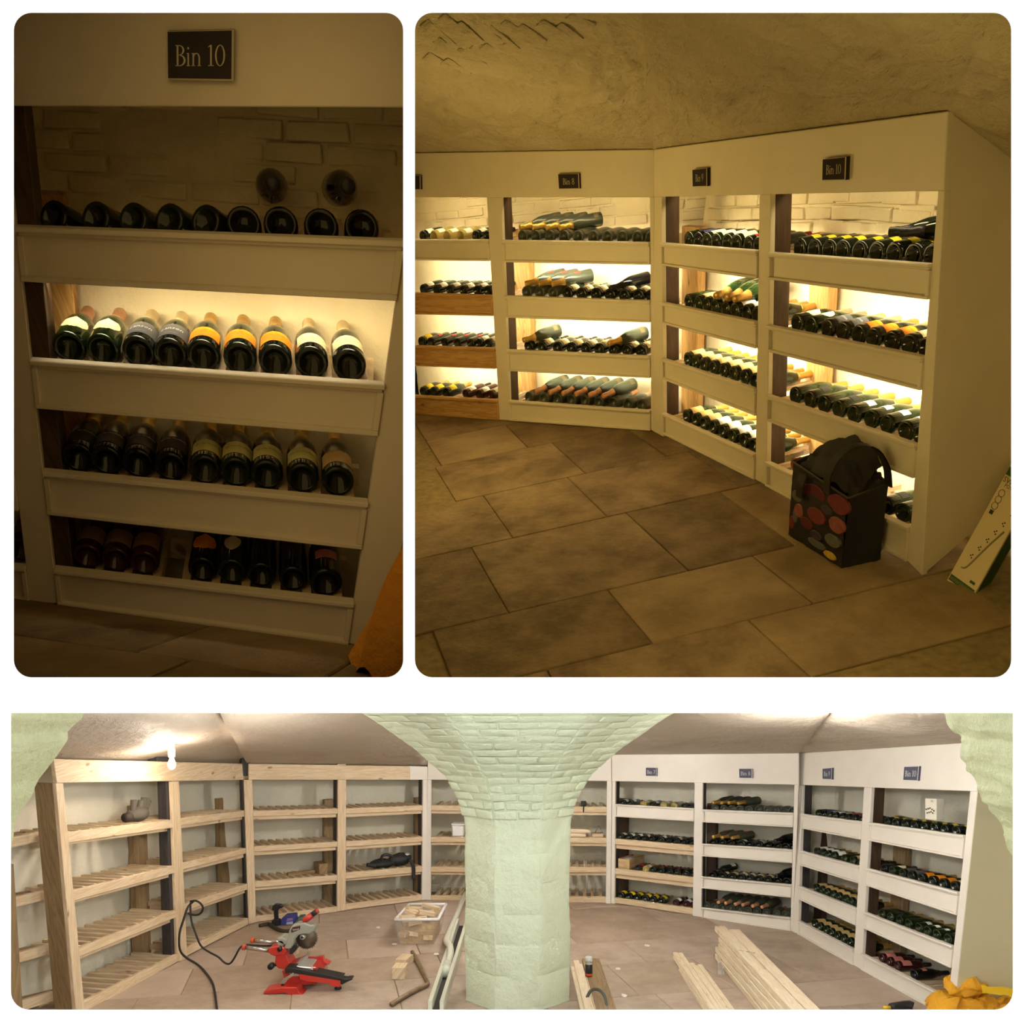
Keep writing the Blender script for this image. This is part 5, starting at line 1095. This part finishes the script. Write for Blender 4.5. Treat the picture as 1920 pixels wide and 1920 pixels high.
tag(grid('plastic_wrap', lambda u, v: fl3(1345 + 14 * u, 1800 + 34 * v, .03 + .05 * abs(fb((u * 3, v * 3, 5), 1.5))), 12, 14, mat('clear_wrap', srgb(222, 218, 214), .2, alpha=.45)), 'crumpled clear plastic wrap between the two timber stacks', 'wrap')
XP = fx(1069, 1815).x
for i, (x0, st, zz) in enumerate(((.03, 8.2, .02), (.09, 8.28, .02), (.15, 8.05, .02), (.06, 8.3, .05))):
    tag(box('timber_offcut', Vector((XP + x0, (st + 6.2) / 2, FZ + zz)), XYZ, (.055, st - 6.2, .03), PALE, None, .002), 'pale pine length beside the pillar base, %s from left' % ORD[i], 'plank', 'pine lengths by the pillar')
bd = fx(1088, 1803)
tag(box('old_board', Vector((bd.x + .1, (8.45 + 6.2) / 2, FZ + .02)), XYZ, (.17, 8.45 - 6.2, .04), OLDPINE, None, .004), 'old ochre board with the glue cartridge standing on it', 'board')
gp = fl3(1104, 1838); gp.z = FZ + .04; gl = empty('glue_cartridge', gp, 'black and white glue bottle standing on the old board', 'bottle')
lathe('cartridge_body', gp, Z, [(0, .001), (0, .034), (.11, .034), (.112, .03), (.112, .001)], BLK, gl, 16); lathe('cartridge_cap', gp + Z * .112, Z, [(0, .034), (.06, .034), (.066, .03), (.066, .001)], mat('cap_white', srgb(222, 220, 216), .4), gl, 16)
lathe('label_band', gp + Z * .006, Z, [(0, .0345), (.022, .0345)], mat('band_orange', srgb(190, 70, 36), .5), gl, 16); letters('MITRE', gp + Vector((0, -.036, .135)), XYZ[0], Z, .026, INKD, gl, 'print')
tag(tube('hose_loop', [fl3(x, y, h) for x, y, h in ((1097, 1894, .02), (1099, 1884, .05), (1108, 1877, .1), (1122, 1876, .1), (1133, 1882, .08), (1137, 1890, .04), (1138, 1898, .02))], .014, mat('hose_grey', srgb(70, 72, 66), .5), None, 8, 2), 'dark hose looping over the old board at the bottom edge', 'hose')
# things on the shelves
GLV = mat('grey_knit_glove', srgb(92, 86, 76), .85, bump=(120, .5, .004)); GLB = mat('black_leather_glove', srgb(36, 38, 40), .6)
gb = H1.line(0, .78) + H1.n * .16 + Z * .04
glove = empty('work_glove', gb, 'grey knitted work glove lying palm up on the left pine shelf', 'glove')
vx = (H1.right * .9 + H1.n * -.0).normalized()
def blob(nm, c, ax, sz, m, par, k=1.0): 
    return grid(nm, lambda u, v: Vector(c) + ax[0] * (sz[0] * math.sin(math.pi * v) * math.cos(2 * math.pi * u)) + ax[1] * (sz[1] * math.sin(math.pi * v) * math.sin(2 * math.pi * u)) + ax[2] * (-sz[2] * math.cos(math.pi * v)) + Vector((1, 1, 1)) * (.008 * k * fb((u * 6, v * 5, sz[0] * 50), 1.2)), 16, 10, m, par)
blob('palm', gb + Z * .03, (vx, H1.n, Z), (.14, .09, .07), GLV, glove)
tube('cuff', [gb - vx * .1 + Z * .02, gb - vx * .19 + Z * .025], .045, mat('dark_cuff', srgb(62, 54, 46), .8), glove, 12)
for i, (t0, dz, l_) in enumerate(((-.07, .15, .02), (.03, .13, .05), (.07, .15, .07), (.1, .14, .09), (.12, .11, .11))):
    p_ = gb + vx * t0 + Z * .05; tube(('thumb', 'finger', 'finger', 'finger', 'finger')[i], [p_, p_ + Z * dz * .5 + vx * l_ * .3, p_ + Z * dz * .85 + vx * l_ * .5], .03, GLV, glove, 10, 1, rads=None)
gc = F2.line(2, .62) + F2.n * .1 + Z * .05
gls = empty('black_gloves', gc, 'pair of black work gloves draped over the fourth pine rack shelf', 'gloves')
blob('glove_body', gc - F2.right * .12 + Z * .01, (F2.right, F2.n, Z), (.19, .09, .055), GLB, gls, 2.5); blob('glove_body', gc + F2.right * .12 + Z * .04, (F2.right, F2.n, Z), (.16, .09, .075), GLB, gls, 2.5)
tube('strap_loop', [gc + F2.right * x + Z * z - F2.n * .03 for x, z in ((-.12, .03), (-.15, .1), (-.09, .13), (-.0, .1), (.04, .07))], .018, GLB, gls, 8, 2)
tube('hanging_finger', [gc + F2.right * x + Z * z - F2.n * .12 for x, z in ((.2, .06), (.26, -.02), (.27, -.12), (.26, -.2))], .024, GLB, gls, 8, 2); tube('finger', [gc + F2.right * x + Z * z - F2.n * .08 for x, z in ((-.24, .0), (-.31, .02), (-.36, .03))], .024, GLB, gls, 8, 1)
blob('cloth_tag', gc + F2.right * .22 + Z * .1 - F2.n * .02, (F2.right, F2.n, Z), (.03, .02, .015), PAPR, gls)
# white lidded bucket, wooden bits and gadget on the rack behind the pillar
def shelfbox(b, k, x0, x1, h0, dep, w0, m, nm, par, yo=0.0, taper=1.0, bev=.005):
    p, q = b.line(k, b.u_at(k, x0)), b.line(k, b.u_at(k, x1)); hh = Z * h0; o_ = Z * yo; mid = (p + q) / 2
    T0, T1 = mid + (p - mid) * taper, mid + (q - mid) * taper
    return hexv(nm, [T0 + hh + o_ + b.n * w0, T1 + hh + o_ + b.n * w0, q + o_ + b.n * w0, p + o_ + b.n * w0, T0 + hh + o_ + b.n * (w0 + dep), T1 + hh + o_ + b.n * (w0 + dep), q + o_ + b.n * (w0 + dep), p + o_ + b.n * (w0 + dep)], m, par, bev)
BKT = mat('white_bucket_plastic', srgb(240, 238, 236), .35)
bk = empty('bucket', E1.line(1, E1.u_at(1, 857)), 'white square plastic bucket with lid beside the pillar', 'bucket')
shelfbox(E1, 1, 847, 868, .145, .16, .03, BKT, 'bucket_body', bk, 0, 1.08, .012); shelfbox(E1, 1, 845, 870, .025, .18, .02, BKT, 'bucket_lid', bk, .145, 1, .008)
for i, (x0, x1, h0, yo, m, lb) in enumerate(((1066, 1099, .05, 0, PALE, 'flat pine piece on the shelf right of the pillar'), (1066, 1108, .05, .05, PALE, 'rounded pine piece lying on the flat one by the pillar'), (1110, 1132, .05, 0, PINE, 'short pine block on the shelf right of the pillar'))):
    tag(shelfbox(E1, 1, x0, x1, h0, .12, .03, m, 'wood_piece', None, yo, .93 if i == 1 else 1, .012), lb, 'wood piece')
tb3 = E1.line(1, E1.u_at(1, 1123)) + E1.n * .1 + Z * .05
tag(tube('wire_triangle', [tb3 + Vector((-.05, 0, .0)), tb3 + Vector((.0, 0, .09)), tb3 + Vector((.05, 0, .0)), tb3 + Vector((-.05, 0, .0))], .006, STEEL, None, 6), 'small wire triangle on the pine block by the pillar', 'wire')
gd = empty('black_gadget', E1.line(0, E1.u_at(0, 1094)), 'small black level laser on the top shelf right of the pillar', 'tool')
shelfbox(E1, 0, 1089, 1099, .065, .08, .02, BLK, 'gadget_body', gd, .0); tube('gadget_strap', [E1.line(0, E1.u_at(0, 1094)) - E1.n * .01 + Z * z for z in (.02, -.03, -.07)], .008, BLK, gd, 6, 1)
cr_ = empty('wooden_crate', D7.line(2, D7.u_at(2, 1168)), 'open wooden wine crate at the left of the Bin 7 third shelf', 'crate')
CRW = wood('crate_wood', srgb(206, 178, 134), srgb(186, 154, 108), srgb(120, 84, 48), kn=.3)
for (x0, x1, w0, dep) in ((1157, 1178, .03, .015), (1157, 1178, .44, .015), (1157, 1158.5, .045, .4), (1176.5, 1178, .045, .4)):
    shelfbox(D7, 2, x0, x1, .125, dep, w0, CRW, 'crate_side', cr_, 0, 1, .002)
shelfbox(D7, 2, 1157, 1178, .012, .42, .03, CRW, 'crate_floor', cr_, .005, 1, .001); shelfbox(D7, 2, 1159, 1176, .02, .2, .16, PAPR, 'crate_packing', cr_, .09, 1, .004)
wo = F1.line(2, .86) + F1.n * .2
tag(box('shelf_offcut', wo + Z * .07, (F1.right, F1.n, Z), (.11, .2, .13), OLDPINE, None, .004), 'brown wood block on the third shelf behind the saw', 'wood block')
tag(box('shelf_batten', wo + Z * .03 - F1.right * .25, (F1.right, F1.n, Z), (.34, .06, .04), OLDPINE, None, .004), 'brown batten lying beside the block behind the saw', 'batten')
cb = empty('bulb_carton', C10.line(0, C10.u_at(0, 1733)), 'small white light bulb carton standing on the Bin 10 bottles', 'box')
shelfbox(C10, 0, 1723, 1744, .185, .07, .06, mat('white_card', srgb(230, 224, 204), .6), 'carton_body', cb, .09, 1, .002)
cbx = C10.line(0, C10.u_at(0, 1733)) + C10.n * .055
for i in range(9):
    q_ = cbx + C10.right * ((i % 5 - 2) * .026 + (.013 if i > 4 else 0)) + Z * (.19 - (.03 if i > 4 else 0) - .008 * abs(i % 5 - 2)); lathe('bulb_print', q_, -C10.n, [(0, .001), (.001, .008), (.002, .001)], INKD, cb, 8)
letters('LED', cbx + Z * .255 + C10.right * .03, C10.right, Z, .022, INKD, cb, 'print', -C10.n * .003)
# yellow sacks at the lower right
YS = mat('yellow_sack', srgb(232, 172, 34), .7, var=(3.5, srgb(214, 146, 24), .8), bump=(30, .6, .02)); YS2 = mat('yellow_sack_tape', srgb(240, 196, 30), .5)
def sack3(nm, c, ax, ay, sx, sy, h, seed, lb):
    def fn(u, v):
        a_ = 2 * math.pi * u; r_ = math.sin(math.pi * min(1, v * .98 + .02)) ** .55; q = abs(math.cos(a_)) ** .6 * (1 if math.cos(a_) > 0 else -1), abs(math.sin(a_)) ** .6 * (1 if math.sin(a_) > 0 else -1)
        p = Vector(c) + ax * (sx * r_ * q[0]) + ay * (sy * r_ * q[1]) + Z * (h * v)
        return p + Vector((1, .6, .4)) * (.07 * fb(p + Vector((seed, 0, 0)), 5)) + Z * (.03 * fb(p, 9)) + Vector((.6, -1, .9)) * (.09 * (.22 - abs(fb(p + Vector((0, seed, 0)), 4.2))))
    return tag(grid(nm, fn, 70, 44, YS), lb, 'sack', 'yellow sacks by the end panel')
q0 = fl3(1810, 1905)
sack3('sack', q0 + Vector((-.05, -.06, 0)), XYZ[0], XYZ[1], .26, .2, .2, 1, 'yellow sack lying lowest at the foot of the end post'); sack3('sack', q0 + Vector((.34, -.1, 0)), XYZ[0], XYZ[1], .28, .22, .17, 4, 'yellow sack lying farthest right in the lower corner')
sack3('sack', q0 + Vector((.0, -.0, .15)), XYZ[0], XYZ[1], .17, .14, .2, 8, 'small crumpled yellow sack on top of the others')
tag(grid('tape_strip', lambda u, v: q0 + Vector((.02 + .34 * u, -.22 + .02 * v, .26 + .06 * v - .04 * u + .02 * fb((u * 3, v, 2), 1.4))), 12, 4, YS2), 'bright yellow folded flap across the sacks', 'flap')
tl3 = fl3(1692, 1896); tool = empty('black_tool', tl3, 'black hand tool cut off by the bottom edge', 'tool')
tube('tool_body', [tl3 + Vector((-.1, 0, .03)), tl3 + Vector((.06, .02, .05)), tl3 + Vector((.09, .0, .04))], .035, BLK, tool, 8, 1); tube('tool_tip', [tl3 + Vector((-.16, 0, .03)), tl3 + Vector((-.1, 0, .03))], .014, YS2, tool, 8)
# ---------------------------------------------------------------- trim what would poke through the partitions between the rooms
ROOM3 = set(bpy.data.objects) - ROOM1 - ROOM2
def plane_from(x0, y0, x1, y1, keep):
    n = ray(x0, y0).cross(ray(x1, y1)).normalized()
    return n if n.dot(ray(*keep)) > 0 else -n
PL = {1: [plane_from(765, 0, 765, 1280, (400, 600)), plane_from(0, 1280, 1900, 1280, (400, 600))],
      2: [plane_from(769, 0, 769, 1280, (1300, 600)), plane_from(0, 1280, 1900, 1280, (1300, 600))],
      3: [plane_from(0, 1329, 1900, 1329, (900, 1600))]}
for rn, rs in ((1, ROOM1), (2, ROOM2), (3, ROOM3)):
    for o in rs:
        if o.type != 'MESH' or o.name in ('wall_front',) or o.name.startswith(('wine_bottle', 'foil', 'paper', 'print')) : continue
        if any(o.name.startswith(p + q) for p in ('ceiling_', 'wall_right_', 'floor_slab_', 'wall_left_', 'wall_back_') for q in ('close_up', 'cellar', 'workshop')) and len(o.data.vertices) == 4: continue
        base = WL.get(o.name)
        if base is None: continue
        fr = [(v.co + base).y for v in o.data.vertices]
        if fr and min(fr) < DB + .03 < max(fr):
            bm = bmesh.new(); bm.from_mesh(o.data)
            bmesh.ops.bisect_plane(bm, geom=list(bm.verts) + list(bm.edges) + list(bm.faces), plane_co=Vector((0, DB + .03, 0)) - base, plane_no=(0, 1, 0), clear_inner=True)
            bm.to_mesh(o.data); bm.free()
        for n in PL[rn]:
            ds = [(v.co + base).dot(n) for v in o.data.vertices]
            if not ds or min(ds) > -.001: continue
            if max(ds) < 0: 
                continue
            bm = bmesh.new(); bm.from_mesh(o.data)
            r_ = bmesh.ops.bisect_plane(bm, geom=list(bm.verts) + list(bm.edges) + list(bm.faces), plane_co=-base, plane_no=n, clear_inner=True)
            ed = [e for e in r_['geom_cut'] if isinstance(e, bmesh.types.BMEdge)]
            if len(o.data.vertices) < 60 and ed:
                try: bmesh.ops.edgeloop_fill(bm, edges=ed)
                except Exception: pass
            bm.to_mesh(o.data); bm.free()
for o in [o for o in bpy.data.objects if o.type == 'MESH' and o.name in WL and not o.children]:
    rn = 1 if o in ROOM1 else 2 if o in ROOM2 else 3
    if o.name == 'wall_front' or not len(o.data.vertices): 
        if o.name != 'wall_front': bpy.data.objects.remove(o)
        continue
    if len(o.data.vertices) == 4 and o.get('kind'): continue
    base = WL[o.name]
    if any(max((v.co + base).dot(n) for v in o.data.vertices) < .002 for n in PL[rn]): bpy.data.objects.remove(o)
